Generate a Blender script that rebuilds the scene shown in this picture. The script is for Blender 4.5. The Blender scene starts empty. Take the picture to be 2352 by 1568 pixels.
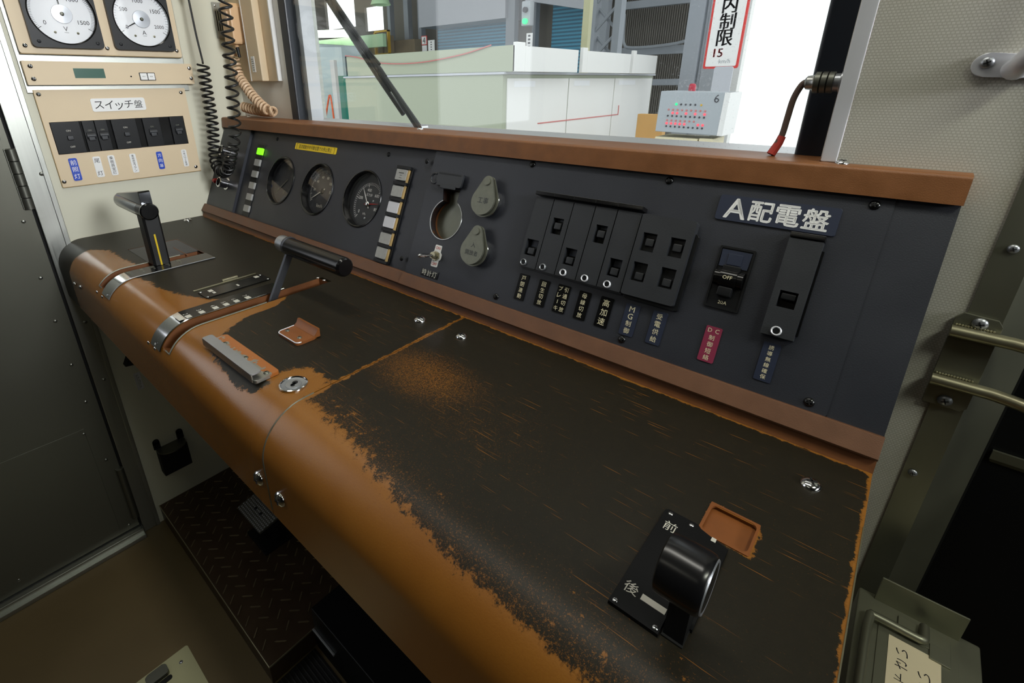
import bpy, bmesh, math, random
from mathutils import Matrix, Vector, noise as mnoise
RND = random.Random(7)
PI = math.pi
SC = bpy.context.scene
COL = SC.collection

# ------------------------------------------------------------------ camera
cam_d = bpy.data.cameras.new('camera')
cam = bpy.data.objects.new('camera', cam_d)
COL.objects.link(cam)
SC.camera = cam
cam_d.sensor_width = 36.0
cam_d.lens = 1126.046 / 2352 * 36.0
cam_d.shift_x = (1176 - 1056.898) / 2352
cam_d.shift_y = (643.721 - 784) / 2352
cam_d.clip_start = 0.02
cam_d.clip_end = 200
EYE = Vector((0, 0, 1.107))
_r = Matrix(((0.7427176, 0.2420996, -0.6243063), (0.6695241, -0.2829811, 0.6867745), (-0.0103991, -0.9280676, -0.3722666)))
cam.matrix_world = Matrix.Translation(EYE) @ Matrix((
    (_r[0][0], -_r[0][1], -_r[0][2]), (_r[1][0], -_r[1][1], -_r[1][2]), (_r[2][0], -_r[2][1], -_r[2][2]))).to_4x4()

# ------------------------------------------------------------------ light and exposure
world = bpy.data.worlds.new('world')
SC.world = world
world.use_nodes = True
_bg = world.node_tree.nodes['Background']
_bg.inputs[0].default_value = (0.93, 0.96, 1.0, 1)
_bg.inputs[1].default_value = 1.7
SC.view_settings.view_transform = 'Standard'
SC.view_settings.look = 'None'
SC.view_settings.gamma = 1
SC.view_settings.exposure = 0.0
SC.view_settings.use_curve_mapping = False
SC.cycles.use_denoising = True
SC.cycles.max_bounces = 8
SC.cycles.diffuse_bounces = 4
SC.cycles.glossy_bounces = 4
SC.cycles.transparent_max_bounces = 16
SC.cycles.caustics_reflective = False
SC.cycles.caustics_refractive = False


def area(name, loc, target, sx, sy, watt, col=(1, 1, 1), spread=180):
    l = bpy.data.lights.new(name, 'AREA')
    l.shape = 'RECTANGLE'; l.size = sx; l.size_y = sy; l.energy = watt; l.color = col
    l.spread = math.radians(spread)
    o = bpy.data.objects.new(name, l); COL.objects.link(o)
    o.location = loc
    o.rotation_euler = (Vector(target) - Vector(loc)).to_track_quat('-Z', 'Y').to_euler()
    return o


# cab ceiling fluorescent, then unseen fill lights added to brighten cab and hall
area('ceiling_lamp_light', (-0.55, 0.22, 2.12), (-0.55, 0.26, 0.6), 1.2, 0.14, 3.5, (1.0, 0.98, 0.88), 130)
area('right_side_fill', (0.75, 0.05, 2.12), (0.1, 0.56, 0.8), 0.5, 0.14, 1.4, (0.96, 1.0, 0.84), 70)  # added fill that brightens the cream board and right pillar
area('left_wall_fill', (1.4, 0.30, 1.62), (-1.29, 0.38, 1.12), 0.5, 0.5, 3.2, (0.95, 0.98, 1.0), 45)  # added light aimed at the left wall, no window stands there
area('under_desk_fill', (1.45, -0.25, 1.25), (-1.29, 0.2, 0.35), 0.5, 0.5, 0.3, (0.97, 1.0, 0.9), 90)  # added low fill for the wall and step below the desk
area('floor_fill', (-0.6, -1.1, 2.12), (-0.7, -0.4, 0.0), 0.9, 0.14, 0.9, (1.0, 0.96, 0.80))  # weak fill added behind the desk to lift the floor
area('hall_fill', (-7, 7.5, 5.2), (-7, 8.5, 0), 10, 5, 160, (0.93, 0.98, 1.0))  # broad area light added high up to brighten the hall
# daylight falling through the hall's open end
sun = bpy.data.lights.new('hall_daylight', 'SUN'); sun.energy = .35; sun.angle = math.radians(40); sun.color = (1, 1, 1)
suno = bpy.data.objects.new('hall_daylight', sun); COL.objects.link(suno)
suno.rotation_euler = (math.radians(50), 0, math.radians(60))


# ------------------------------------------------------------------ materials
def lin(c):
    if isinstance(c, str):
        c = [int(c[i:i + 2], 16) / 255 for i in (0, 2, 4)]
        c = [x / 12.92 if x <= .04045 else ((x + .055) / 1.055) ** 2.4 for x in c]
    return (c[0], c[1], c[2], 1)


MATS = {}


def mat(name, col, rough=.5, metal=0., var=0., vscale=30., bump=0., bscale=200., emit=0., spec=.5, stretch=None, coat=0.):
    m = bpy.data.materials.new(name); m.use_nodes = True
    nt = m.node_tree; p = nt.nodes['Principled BSDF']
    c = lin(col)
    p.inputs['Base Color'].default_value = c
    p.inputs['Roughness'].default_value = rough
    p.inputs['Metallic'].default_value = metal
    p.inputs['Specular IOR Level'].default_value = spec
    if coat: p.inputs['Coat Weight'].default_value = coat; p.inputs['Coat Roughness'].default_value = .15
    if emit:
        p.inputs['Emission Color'].default_value = c
        p.inputs['Emission Strength'].default_value = emit
    if var or bump:
        tc = nt.nodes.new('ShaderNodeTexCoord'); src = tc.outputs['Object']
        if stretch:
            mp = nt.nodes.new('ShaderNodeMapping'); mp.inputs['Scale'].default_value = stretch
            nt.links.new(src, mp.inputs[0]); src = mp.outputs[0]
    if var:
        n = nt.nodes.new('ShaderNodeTexNoise'); n.inputs['Scale'].default_value = vscale; n.inputs['Detail'].default_value = 6
        nt.links.new(src, n.inputs['Vector'])
        mx = nt.nodes.new('ShaderNodeMix'); mx.data_type = 'RGBA'
        mx.inputs[6].default_value = tuple(x * (1 - var) for x in c[:3]) + (1,)
        mx.inputs[7].default_value = tuple(min(1, x * (1 + var)) for x in c[:3]) + (1,)
        nt.links.new(n.outputs['Fac'], mx.inputs[0]); nt.links.new(mx.outputs[2], p.inputs['Base Color'])
        mr = nt.nodes.new('ShaderNodeMapRange'); mr.inputs[3].default_value = max(.03, rough - .12); mr.inputs[4].default_value = rough + .12
        nt.links.new(n.outputs['Fac'], mr.inputs[0]); nt.links.new(mr.outputs[0], p.inputs['Roughness'])
    if bump:
        n2 = nt.nodes.new('ShaderNodeTexNoise'); n2.inputs['Scale'].default_value = bscale; n2.inputs['Detail'].default_value = 3
        nt.links.new(src, n2.inputs['Vector'])
        b = nt.nodes.new('ShaderNodeBump'); b.inputs['Strength'].default_value = bump; b.inputs['Distance'].default_value = .001
        nt.links.new(n2.outputs['Fac'], b.inputs['Height']); nt.links.new(b.outputs[0], p.inputs['Normal'])
    MATS[name] = m
    return m


mat('black_panel', '272930', .42, var=.12, vscale=14, bump=.15, bscale=900)
mat('black_plastic', '121315', .4, spec=.28)
mat('arm_steel', '505257', .35, .7)
mat('dark_chrome', '6a6c70', .14, 1.)
mat('knob_black', '101012', .24, spec=.5)
mat('black_cover', '26282c', .45, var=.15, vscale=40, bump=.1, bscale=700)
mat('black_gloss', '0c0c0d', .2, spec=.4)
mat('black_deep', '060606', .8)
mat('black_rubber', '151515', .45)
mat('brown_paint', '7d502d', .46, var=.34, vscale=45, bump=.2, bscale=1200)
mat('riser_paint', '63412b', .5, var=.3, vscale=60, bump=.2, bscale=1200)
mat('orange_tray', '7f4a22', .45, var=.25, vscale=60)
mat('dark_orange', '6b3f1c', .55, var=.3, vscale=60)
mat('cream', 'd2d0bd', .5, var=.05, vscale=6)
mat('beige', 'd8c4a4', .5, var=.07, vscale=8)
mat('beige_edge', 'a98e5c', .5, var=.15, vscale=30)
mat('phone_beige', 'd8b288', .4, var=.04)
mat('cord_beige', 'd9bb9a', .4)
mat('pale_panel', 'dedcd4', .45, var=.05, vscale=5)
mat('stainless', 'a8aaa4', .36, 1., var=.1, vscale=12, stretch=(40, 40, 1))
mat('stainless_dark', '6f7068', .42, .85, var=.12, vscale=5)
mat('door_steel', '66665c', .42, .55, var=.1, vscale=3)
mat('chrome', 'd8d9dc', .12, 1.)
mat('steel', 'a6a9ae', .34, .75, var=.1, vscale=50)
mat('zinc', '75766a', .45, .75, var=.3, vscale=90)
mat('worn_steel', 'a9aaa8', .32, .9, var=.25, vscale=120)
mat('aluminium', 'e3e4ea', .35, .3)
mat('white_plate', 'e9e9e8', .4)
mat('white_dial', 'eceef2', .5)
mat('off_white', 'cfcab4', .5)
mat('ivory_ink', 'd8cfae', .6)
mat('pale_ink', 'c9c6bb', .6)
mat('ink', '111114', .6)
mat('blue_plate', '1c46b8', .4)
mat('navy_plate', '20273a', .45)
mat('red_plate', '7e2742', .45)
mat('red_lens', 'a51512', .25)
mat('red_ink', 'c33a33', .6)
mat('yellow', 'e6c71e', .45)
mat('yellow_mark', 'd8b80e', .5)
mat('lamp_cap', '9a9a97', .38, var=.15, vscale=200)
mat('lamp_white', 'c9c9d0', .3)
mat('lamp_green', '7dff1a', .4, emit=1.1)
mat('lcd', '2f5a4c', .25)
mat('plate_black', '0b0b0c', .5, spec=.2)
mat('rear_grey', '4a4a46', .6)
mat('floor_lino', '65563a', .48, var=.2, vscale=7, bump=.1, bscale=60)
mat('tread', '4a3a2b', .38, .35, var=.35, vscale=25)
mat('tread_bar', '8a7c62', .36, .7, var=.3, vscale=40)
mat('tread_edge', 'b0a98a', .35, .8, var=.3, vscale=60)
mat('perforated', 'a0a3a6', .4, .4)
mat('hatch_plate', 'b9b792', .4, .2, var=.1, vscale=9)
mat('olive_steel', '8c8c7b', .4, .8, var=.16, vscale=14)
mat('paper', 'dccfb0', .7, var=.05, vscale=30)
mat('cable_brown', '5c4a42', .5)
mat('cable_red', 'b1372f', .5)
mat('gasket', '1d222b', .4)
mat('weld', '98937a', .34, .85)


def glassmat(name, tint=(1, 1, 1), refl=1.0, dirt=0.):
    m = bpy.data.materials.new(name); m.use_nodes = True
    nt = m.node_tree; nt.nodes.clear()
    out = nt.nodes.new('ShaderNodeOutputMaterial'); tr = nt.nodes.new('ShaderNodeBsdfTransparent'); gl = nt.nodes.new('ShaderNodeBsdfGlossy')
    tr.inputs[0].default_value = (*tint, 1); gl.inputs['Roughness'].default_value = .02
    gl.inputs['Color'].default_value = (refl, refl, refl, 1)
    lw = nt.nodes.new('ShaderNodeLayerWeight'); lw.inputs[0].default_value = .5
    pw = nt.nodes.new('ShaderNodeMath'); pw.operation = 'POWER'; pw.inputs[1].default_value = 5
    fr = nt.nodes.new('ShaderNodeMath'); fr.operation = 'MULTIPLY_ADD'; fr.inputs[1].default_value = .95; fr.inputs[2].default_value = .045
    nt.links.new(lw.outputs['Facing'], pw.inputs[0]); nt.links.new(pw.outputs[0], fr.inputs[0])
    mx = nt.nodes.new('ShaderNodeMixShader')
    nt.links.new(fr.outputs[0], mx.inputs[0]); nt.links.new(tr.outputs[0], mx.inputs[1]); nt.links.new(gl.outputs[0], mx.inputs[2])
    last = mx.outputs[0]
    if dirt:
        tc = nt.nodes.new('ShaderNodeTexCoord')
        n = nt.nodes.new('ShaderNodeTexNoise'); n.inputs['Scale'].default_value = 420; n.inputs['Detail'].default_value = 2
        n2 = nt.nodes.new('ShaderNodeTexNoise'); n2.inputs['Scale'].default_value = 9
        nt.links.new(tc.outputs['Object'], n.inputs['Vector']); nt.links.new(tc.outputs['Object'], n2.inputs['Vector'])
        ad = nt.nodes.new('ShaderNodeMath'); ad.operation = 'MULTIPLY_ADD'; ad.inputs[1].default_value = .35
        nt.links.new(n2.outputs['Fac'], ad.inputs[0]); nt.links.new(n.outputs['Fac'], ad.inputs[2])
        mr = nt.nodes.new('ShaderNodeMapRange'); mr.inputs[1].default_value = .85; mr.inputs[2].default_value = .93
        mr.inputs[3].default_value = .008; mr.inputs[4].default_value = dirt
        sx = nt.nodes.new('ShaderNodeSeparateXYZ'); nt.links.new(tc.outputs['Object'], sx.inputs[0])
        mk = nt.nodes.new('ShaderNodeMapRange'); mk.inputs[1].default_value = .20; mk.inputs[2].default_value = .36; mk.inputs[3].default_value = -.2; mk.inputs[4].default_value = .02
        nt.links.new(sx.outputs[0], mk.inputs[0])
        a2 = nt.nodes.new('ShaderNodeMath'); nt.links.new(ad.outputs[0], a2.inputs[0]); nt.links.new(mk.outputs[0], a2.inputs[1])
        nt.links.new(a2.outputs[0], mr.inputs[0])
        df = nt.nodes.new('ShaderNodeBsdfTranslucent'); df.inputs[0].default_value = (.9, .92, .95, 1)
        m2 = nt.nodes.new('ShaderNodeMixShader')
        nt.links.new(mr.outputs[0], m2.inputs[0]); nt.links.new(last, m2.inputs[1]); nt.links.new(df.outputs[0], m2.inputs[2])
        last = m2.outputs[0]
    nt.links.new(last, out.inputs[0])
    MATS[name] = m


glassmat('windscreen_glass', (.96, .98, .965), dirt=.22)
glassmat('dial_glass', (1, 1, 1))


def desk_material():
    """black coat over brown paint, worn through by the 'wear' field, speckled by 'haze', scored by 'scratch'"""
    m = bpy.data.materials.new('worn_desk_paint'); m.use_nodes = True
    nt = m.node_tree; L = nt.links.new; N = nt.nodes.new
    p = nt.nodes['Principled BSDF']
    tc = N('ShaderNodeTexCoord')

    def attr(n): k = N('ShaderNodeAttribute'); k.attribute_name = n; return k.outputs['Fac']

    def nz(scale, detail=4, rough=.6, vec=None):
        k = N('ShaderNodeTexNoise'); k.inputs['Scale'].default_value = scale; k.inputs['Detail'].default_value = detail; k.inputs['Roughness'].default_value = rough
        L(vec or tc.outputs['Object'], k.inputs['Vector']); return k.outputs['Fac']

    def mt(op, a, b=0.0, c=None):
        k = N('ShaderNodeMath'); k.operation = op
        for i, v in enumerate((a, b) if c is None else (a, b, c)):
            if isinstance(v, (int, float)): k.inputs[i].default_value = v
            else: L(v, k.inputs[i])
        return k.outputs[0]

    def rng(v, a, b, c=0., d=1.):
        k = N('ShaderNodeMapRange'); k.inputs[1].default_value = a; k.inputs[2].default_value = b; k.inputs[3].default_value = c; k.inputs[4].default_value = d
        L(v, k.inputs[0]); return k.outputs[0]

    def mixc(f, a, b):
        k = N('ShaderNodeMix'); k.data_type = 'RGBA'; L(f, k.inputs[0])
        for i, v in ((6, a), (7, b)):
            if isinstance(v, str): k.inputs[i].default_value = lin(v)
            else: L(v, k.inputs[i])
        return k.outputs[2]
    n1 = nz(110, 8, .72); n2 = nz(620, 4); n4 = nz(9); n5 = nz(1500, 3)
    w = mt('ADD', attr('wear'), mt('MULTIPLY', mt('SUBTRACT', n1, .5), .95))
    w = mt('ADD', w, mt('MULTIPLY', mt('SUBTRACT', n2, .5), .45))
    worn = rng(w, .45, .55)
    # fine speckle where the coat is rubbed thin
    sp = rng(mt('ADD', mt('ADD', mt('MULTIPLY', mt('SUBTRACT', n5, .5), 1.1), mt('MULTIPLY', mt('SUBTRACT', n2, .5), .9)), attr('haze')), .34, .62, 0, .8)
    # long thin scratches in three directions
    scr = None
    for ang, sx, sy, lo in ((.42, 18, 760, .725), (-.62, 22, 820, .71), (1.25, 16, 760, .715)):
        mp = N('ShaderNodeMapping'); mp.inputs['Rotation'].default_value = (0, 0, ang); mp.inputs['Scale'].default_value = (sx, sy, 30)
        L(tc.outputs['Object'], mp.inputs[0])
        q = rng(mt('ADD', nz(1.0, 2, .5, mp.outputs[0]), mt('MULTIPLY', mt('SUBTRACT', n4, .5), .22)), lo, lo + .035, 0, .75)
        scr = q if scr is None else mt('MAXIMUM', scr, q)
    fl = rng(mt('ADD', mt('ADD', n1, mt('MULTIPLY', n4, .3)), mt('MULTIPLY', attr('wear'), .75)), 0.965, 1.01, 0, .85)
    tot = mt('MAXIMUM', mt('MAXIMUM', worn, fl), mt('MAXIMUM', sp, mt('MULTIPLY', scr, attr('scratch'))))
    ora = mixc(mt('MULTIPLY', n4, mt('ADD', n2, .3)), '7b4b19', '9b6827')
    blk = mixc(n1, '18150e', '262116')
    L(mixc(tot, blk, ora), p.inputs['Base Color'])
    sx = N('ShaderNodeSeparateXYZ'); L(tc.outputs['Object'], sx.inputs[0])
    gl = rng(sx.outputs[0], -.52, -.36, .17, .36)
    L(mt('ADD', mt('MULTIPLY', gl, worn), mt('MULTIPLY', mt('SUBTRACT', 1.0, worn), .46)), p.inputs['Roughness'])
    L(rng(worn, 0, 1, .28, .45), p.inputs['Specular IOR Level'])
    b = N('ShaderNodeBump'); b.inputs['Strength'].default_value = .2; b.inputs['Distance'].default_value = .0005
    L(mt('SUBTRACT', n2, mt('MULTIPLY', worn, .5)), b.inputs['Height']); L(b.outputs[0], p.inputs['Normal'])
    MATS['desk'] = m


desk_material()


def plate_wear(name, cpaint, cmetal, axis, edge, width):
    """paint worn to metal on one side of a line in object space"""
    m = bpy.data.materials.new(name); m.use_nodes = True
    nt = m.node_tree; L = nt.links.new; N = nt.nodes.new; p = nt.nodes['Principled BSDF']
    tc = N('ShaderNodeTexCoord'); sp = N('ShaderNodeSeparateXYZ'); L(tc.outputs['Object'], sp.inputs[0])
    n = N('ShaderNodeTexNoise'); n.inputs['Scale'].default_value = 160; n.inputs['Detail'].default_value = 5
    L(tc.outputs['Object'], n.inputs['Vector'])
    a = N('ShaderNodeMath'); a.operation = 'MULTIPLY_ADD'; a.inputs[1].default_value = width; L(n.outputs['Fac'], a.inputs[0]); L(sp.outputs[axis], a.inputs[2])
    mr = N('ShaderNodeMapRange'); mr.inputs[1].default_value = edge + width * .5 - .0006; mr.inputs[2].default_value = edge + width * .5 + .0006
    L(a.outputs[0], mr.inputs[0])
    mx = N('ShaderNodeMix'); mx.data_type = 'RGBA'; mx.inputs[6].default_value = lin(cmetal); mx.inputs[7].default_value = lin(cpaint)
    L(mr.outputs[0], mx.inputs[0]); L(mx.outputs[2], p.inputs['Base Color'])
    me = N('ShaderNodeMapRange'); me.inputs[3].default_value = .9; me.inputs[4].default_value = 0; L(mr.outputs[0], me.inputs[0]); L(me.outputs[0], p.inputs['Metallic'])
    p.inputs['Roughness'].default_value = .36
    MATS[name] = m


def grid_board(name):
    """cream board with a fine woven emboss"""
    m = mat(name, 'c6c2b4', .48)
    nt = m.node_tree; L = nt.links.new; N = nt.nodes.new; p = nt.nodes['Principled BSDF']
    tc = N('ShaderNodeTexCoord'); br = N('ShaderNodeTexBrick')
    br.offset = .5; br.inputs['Scale'].default_value = 190; br.inputs['Mortar Size'].default_value = .09
    br.inputs['Brick Width'].default_value = .5; br.inputs['Row Height'].default_value = .42
    br.inputs['Color1'].default_value = lin('ccc9c0'); br.inputs['Color2'].default_value = lin('c6c3b9'); br.inputs['Mortar'].default_value = lin('b4b1a5')
    mp = N('ShaderNodeMapping'); mp.inputs['Rotation'].default_value = (PI / 2, 0, 0)
    L(tc.outputs['Object'], mp.inputs[0]); L(mp.outputs[0], br.inputs['Vector']); L(br.outputs['Color'], p.inputs['Base Color'])
    b = N('ShaderNodeBump'); b.inputs['Strength'].default_value = .3; b.inputs['Distance'].default_value = .0008; b.invert = True
    L(br.outputs['Fac'], b.inputs['Height']); L(b.outputs[0], p.inputs['Normal'])


grid_board('woven_board')


# ------------------------------------------------------------------ mesh builder
class MB:
    def __init__(self, m=None):
        self.bm = bmesh.new(); self.M = m or Matrix.Identity(4); self.mi = 0

    def _v(self, p): return self.bm.verts.new(self.M @ Vector(p))

    def _f(self, vs):
        try:
            f = self.bm.faces.new(vs); f.material_index = self.mi; return f
        except ValueError: return None

    def prism(self, pts, z0, z1, bev=0, seg=2, cap0=True):
        if sum(pts[i][0] * pts[(i + 1) % len(pts)][1] - pts[(i + 1) % len(pts)][0] * pts[i][1] for i in range(len(pts))) < 0: pts = pts[::-1]
        a = [self._v((x, y, z0)) for x, y in pts]; b = [self._v((x, y, z1)) for x, y in pts]
        n = len(pts); es = []
        t = self._f(b)
        if cap0: self._f(a[::-1])
        for i in range(n): self._f([a[i], a[(i + 1) % n], b[(i + 1) % n], b[i]])
        if bev and t: bmesh.ops.bevel(self.bm, geom=list(t.edges), offset=bev, segments=seg, affect='EDGES', profile=.5)
        return self

    def box(self, x0, x1, y0, y1, z0, z1, bev=0, seg=2):
        vs = [self._v((x, y, z)) for x in (x0, x1) for y in (y0, y1) for z in (z0, z1)]
        fs = [self._f([vs[i] for i in q]) for q in ((0, 1, 3, 2), (4, 6, 7, 5), (0, 4, 5, 1), (2, 3, 7, 6), (0, 2, 6, 4), (1, 5, 7, 3))]
        if bev:
            es = set(e for f in fs if f for e in f.edges)
            bmesh.ops.bevel(self.bm, geom=list(es), offset=bev, segments=seg, affect='EDGES', profile=.5)
        return self

    def rrect(self, x0, x1, y0, y1, z0, z1, r, bev=0, n=5): return self.prism(rr(x0, x1, y0, y1, r, n), z0, z1, bev)

    def cyl(self, p0, p1, r0, r1=None, n=24, cap=True):
        p0 = Vector(p0); p1 = Vector(p1); r1 = r0 if r1 is None else r1
        d = (p1 - p0).normalized(); u = d.orthogonal().normalized(); w = d.cross(u)
        ring = lambda p, r: [self._v(p + (u * math.cos(2 * PI * i / n) + w * math.sin(2 * PI * i / n)) * r) for i in range(n)]
        a = ring(p0, r0); b = ring(p1, r1)
        for i in range(n): self._f([a[i], a[(i + 1) % n], b[(i + 1) % n], b[i]])
        if cap: self._f(a[::-1]); self._f(b)
        return self

    def lathe(self, prof, o=(0, 0, 0), axis=(0, 0, 1), n=32):
        o = Vector(o); d = Vector(axis).normalized()
        u = Vector((1, 0, 0)) if abs(d.x) < .9 else Vector((0, 1, 0))
        u = (u - d * u.dot(d)).normalized(); w = d.cross(u)
        rings = []
        for r, z in prof:
            if r < 1e-7: rings.append([self._v(o + d * z)])
            else: rings.append([self._v(o + d * z + (u * math.cos(2 * PI * i / n) + w * math.sin(2 * PI * i / n)) * r) for i in range(n)])
        for a, b in zip(rings, rings[1:]):
            if len(a) == len(b) == 1: continue
            for i in range(n):
                j = (i + 1) % n
                if len(a) == 1: self._f([a[0], b[j], b[i]])
                elif len(b) == 1: self._f([a[i], a[j], b[0]])
                else: self._f([a[i], a[j], b[j], b[i]])
        return self

    def tube(self, path, r, n=8, cap=True):
        P = [Vector(p) for p in path]; k = len(P)
        rf = r if callable(r) else (lambda t: r)
        T = [(P[min(i + 1, k - 1)] - P[max(i - 1, 0)]).normalized() for i in range(k)]
        u = T[0].orthogonal().normalized(); rings = []
        for i in range(k):
            u = (u - T[i] * u.dot(T[i])).normalized(); w = T[i].cross(u); ra = rf(i / (k - 1))
            rings.append([self._v(P[i] + (u * math.cos(2 * PI * j / n) + w * math.sin(2 * PI * j / n)) * ra) for j in range(n)])
        for a, b in zip(rings, rings[1:]):
            for j in range(n): self._f([a[j], a[(j + 1) % n], b[(j + 1) % n], b[j]])
        if cap: self._f(rings[0][::-1]); self._f(rings[-1])
        return self

    def holed(self, outer, holes, z0, z1):
        """flat plate with holes of any outline; walls at outline and holes"""
        es = []
        loops = [outer] + list(holes)
        for lp in loops:
            vs = [self._v((x, y, z1)) for x, y in lp]
            es += [self.bm.edges.new((vs[i], vs[(i + 1) % len(vs)])) for i in range(len(vs))]
        nrm = self.M.to_3x3() @ Vector((0, 0, 1))
        r = bmesh.ops.triangle_fill(self.bm, use_beauty=True, use_dissolve=False, edges=es, normal=nrm)
        for f in r['geom']:
            if isinstance(f, bmesh.types.BMFace):
                f.material_index = self.mi
                if f.normal.dot(nrm) < 0: f.normal_flip()
        for k, lp in enumerate(loops):
            n = len(lp); a = [self._v((x, y, z0)) for x, y in lp]; b = [self._v((x, y, z1)) for x, y in lp]
            for i in range(n): self._f([a[i], a[(i + 1) % n], b[(i + 1) % n], b[i]])
        return self

    def dome(self, c, r, h, n=20):
        return self.lathe([(r, 0), (r * .97, h * .25), (r * .8, h * .65), (r * .5, h * .9), (0, h)], c, n=n)

    def text(self, s, x0, x1, y0, y1, z, h=.0002, keep=True, rot=0):
        """lettering fitted into a box of the local xy plane"""
        V, F = glyphs(s)
        if not V: return self
        ax0 = min(v[0] for v in V); ax1 = max(v[0] for v in V); ay0 = min(v[1] for v in V); ay1 = max(v[1] for v in V)
        sx = (x1 - x0) / max(1e-6, ax1 - ax0); sy = (y1 - y0) / max(1e-6, ay1 - ay0)
        if keep: sx = sy = min(sx, sy)
        cx = (x0 + x1) / 2; cy = (y0 + y1) / 2
        ca, sa = math.cos(rot), math.sin(rot)
        vs = []
        for v in V:
            px = (v[0] - (ax0 + ax1) / 2) * sx; py = (v[1] - (ay0 + ay1) / 2) * sy
            vs.append(self._v((cx + px * ca - py * sa, cy + px * sa + py * ca, z + h)))
        for f in F: self._f([vs[i] for i in f])
        return self

    def vtext(self, s, x0, x1, y0, y1, z, h=.0002, fill=.78, rot=0):
        n = len(s); ch = (y1 - y0) / n
        for i, c in enumerate(s):
            if c == ' ': continue
            cy1 = y1 - i * ch; m = ch * (1 - fill) / 2
            if c == 'ー':
                cx = (x0 + x1) / 2; self.box(cx - (x1 - x0) * .05, cx + (x1 - x0) * .05, cy1 - ch + m * 1.5, cy1 - m * 1.5, z, z + h); continue
            self.text(c, x0, x1, cy1 - ch + m, cy1 - m, z, h)
        return self

    def done(self, name, mats, parent=None, smooth=35):
        me = bpy.data.meshes.new(name)
        bmesh.ops.remove_doubles(self.bm, verts=self.bm.verts, dist=1e-6)
        self.bm.to_mesh(me); self.bm.free()
        if isinstance(mats, str): mats = [mats]
        for k in mats: me.materials.append(MATS[k])
        if smooth:
            me.polygons.foreach_set('use_smooth', [True] * len(me.polygons))
            me.set_sharp_from_angle(angle=math.radians(smooth))
        o = bpy.data.objects.new(name, me); COL.objects.link(o)
        if smooth:
            wn = o.modifiers.new('weighted_normal', 'WEIGHTED_NORMAL'); wn.keep_sharp = True; wn.weight = 80
        if parent is not None: o.parent = parent
        return o


_G = {}


def glyphs(s):
    if s not in _G:
        cu = bpy.data.curves.new('lettering', 'FONT'); cu.body = s; cu.size = 1; cu.resolution_u = 2
        ob = bpy.data.objects.new('lettering', cu); COL.objects.link(ob)
        dg = bpy.context.evaluated_depsgraph_get()
        me = bpy.data.meshes.new_from_object(ob.evaluated_get(dg))
        _G[s] = ([tuple(v.co) for v in me.vertices], [tuple(p.vertices) for p in me.polygons])
        bpy.data.objects.remove(ob); bpy.data.curves.remove(cu); bpy.data.meshes.remove(me)
    return _G[s]


def rr(x0, x1, y0, y1, r, n=5):
    out = []
    for cx, cy, a in ((x1 - r, y1 - r, 0), (x0 + r, y1 - r, 90), (x0 + r, y0 + r, 180), (x1 - r, y0 + r, 270)):
        for i in range(n + 1):
            t = math.radians(a + 90 * i / n); out.append((cx + r * math.cos(t), cy + r * math.sin(t)))
    return out


def circ(cx, cy, r, n=40, a0=0): return [(cx + r * math.cos(a0 + 2 * PI * i / n), cy + r * math.sin(a0 + 2 * PI * i / n)) for i in range(n)]


def smooth_path(pts, k=8):
    P = [Vector(p) for p in pts]; P = [P[0] * 2 - P[1]] + P + [P[-1] * 2 - P[-2]]; out = []
    for i in range(1, len(P) - 2):
        a, b, c, d = P[i - 1:i + 3]
        for j in range(k):
            t = j / k
            out.append(.5 * ((2 * b) + (c - a) * t + (2 * a - 5 * b + 4 * c - d) * t * t + (3 * b - a - 3 * c + d) * t ** 3))
    out.append(P[-2]); return out


def coil(mb, pts, rad, turns, wire, warp=lambda t: t, seg=14, n=6, lead=0):
    P = smooth_path(pts, 12); L = [0]
    for a, b in zip(P, P[1:]): L.append(L[-1] + (b - a).length)

    def at(s):
        s *= L[-1]
        for i in range(len(L) - 1):
            if L[i + 1] >= s or i == len(L) - 2:
                t = (s - L[i]) / max(1e-9, L[i + 1] - L[i]); return P[i].lerp(P[i + 1], t), (P[i + 1] - P[i]).normalized()
    u = None; path = []
    K = int(turns * seg)
    for i in range(K + 1):
        c, T = at(warp(i / K))
        if u is None: u = T.orthogonal().normalized()
        u = (u - T * u.dot(T)).normalized(); w = T.cross(u); a = 2 * PI * i / seg
        path.append(c + (u * math.cos(a) + w * math.sin(a)) * rad)
    return mb.tube(path, wire, n)


# ------------------------------------------------------------------ things and frames
PO = Vector((0, .462, .807)); TL = math.radians(23.7)
PANEL = Matrix(((1, 0, 0, 0), (0, math.sin(TL), -math.cos(TL), PO.y), (0, math.cos(TL), math.sin(TL), PO.z), (0, 0, 0, 1)))
XL = -1.29
LEFT = Matrix(((0, 0, 1, XL), (1, 0, 0, 0), (0, 1, 0, 0), (0, 0, 0, 1)))      # u = +Y, v = +Z, w = +X
DESK = Matrix.Translation((0, 0, .807))
FLOOR = Matrix.Identity(4)


def FRONT(y): return Matrix(((1, 0, 0, 0), (0, 0, -1, y), (0, 1, 0, 0), (0, 0, 0, 1)))   # u = +X, v = +Z, w = -Y


def tag(o, label, cat, group=None, kind=None):
    if label: o['label'] = label
    if cat: o['category'] = cat
    if group: o['group'] = group
    if kind: o['kind'] = kind
    return o


def thing(name, label, cat, frame=None, at=(0, 0, 0), group=None, kind=None):
    o = bpy.data.objects.new(name, None); COL.objects.link(o)
    o.empty_display_size = .02
    o.matrix_world = (frame or FLOOR) @ Matrix.Translation(at)
    return tag(o, label, cat, group, kind)


def structure(name, mb, mats, parent=None, smooth=35):
    o = mb.done(name, mats, parent, smooth)
    if parent is None: o['kind'] = 'structure'
    return o


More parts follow.
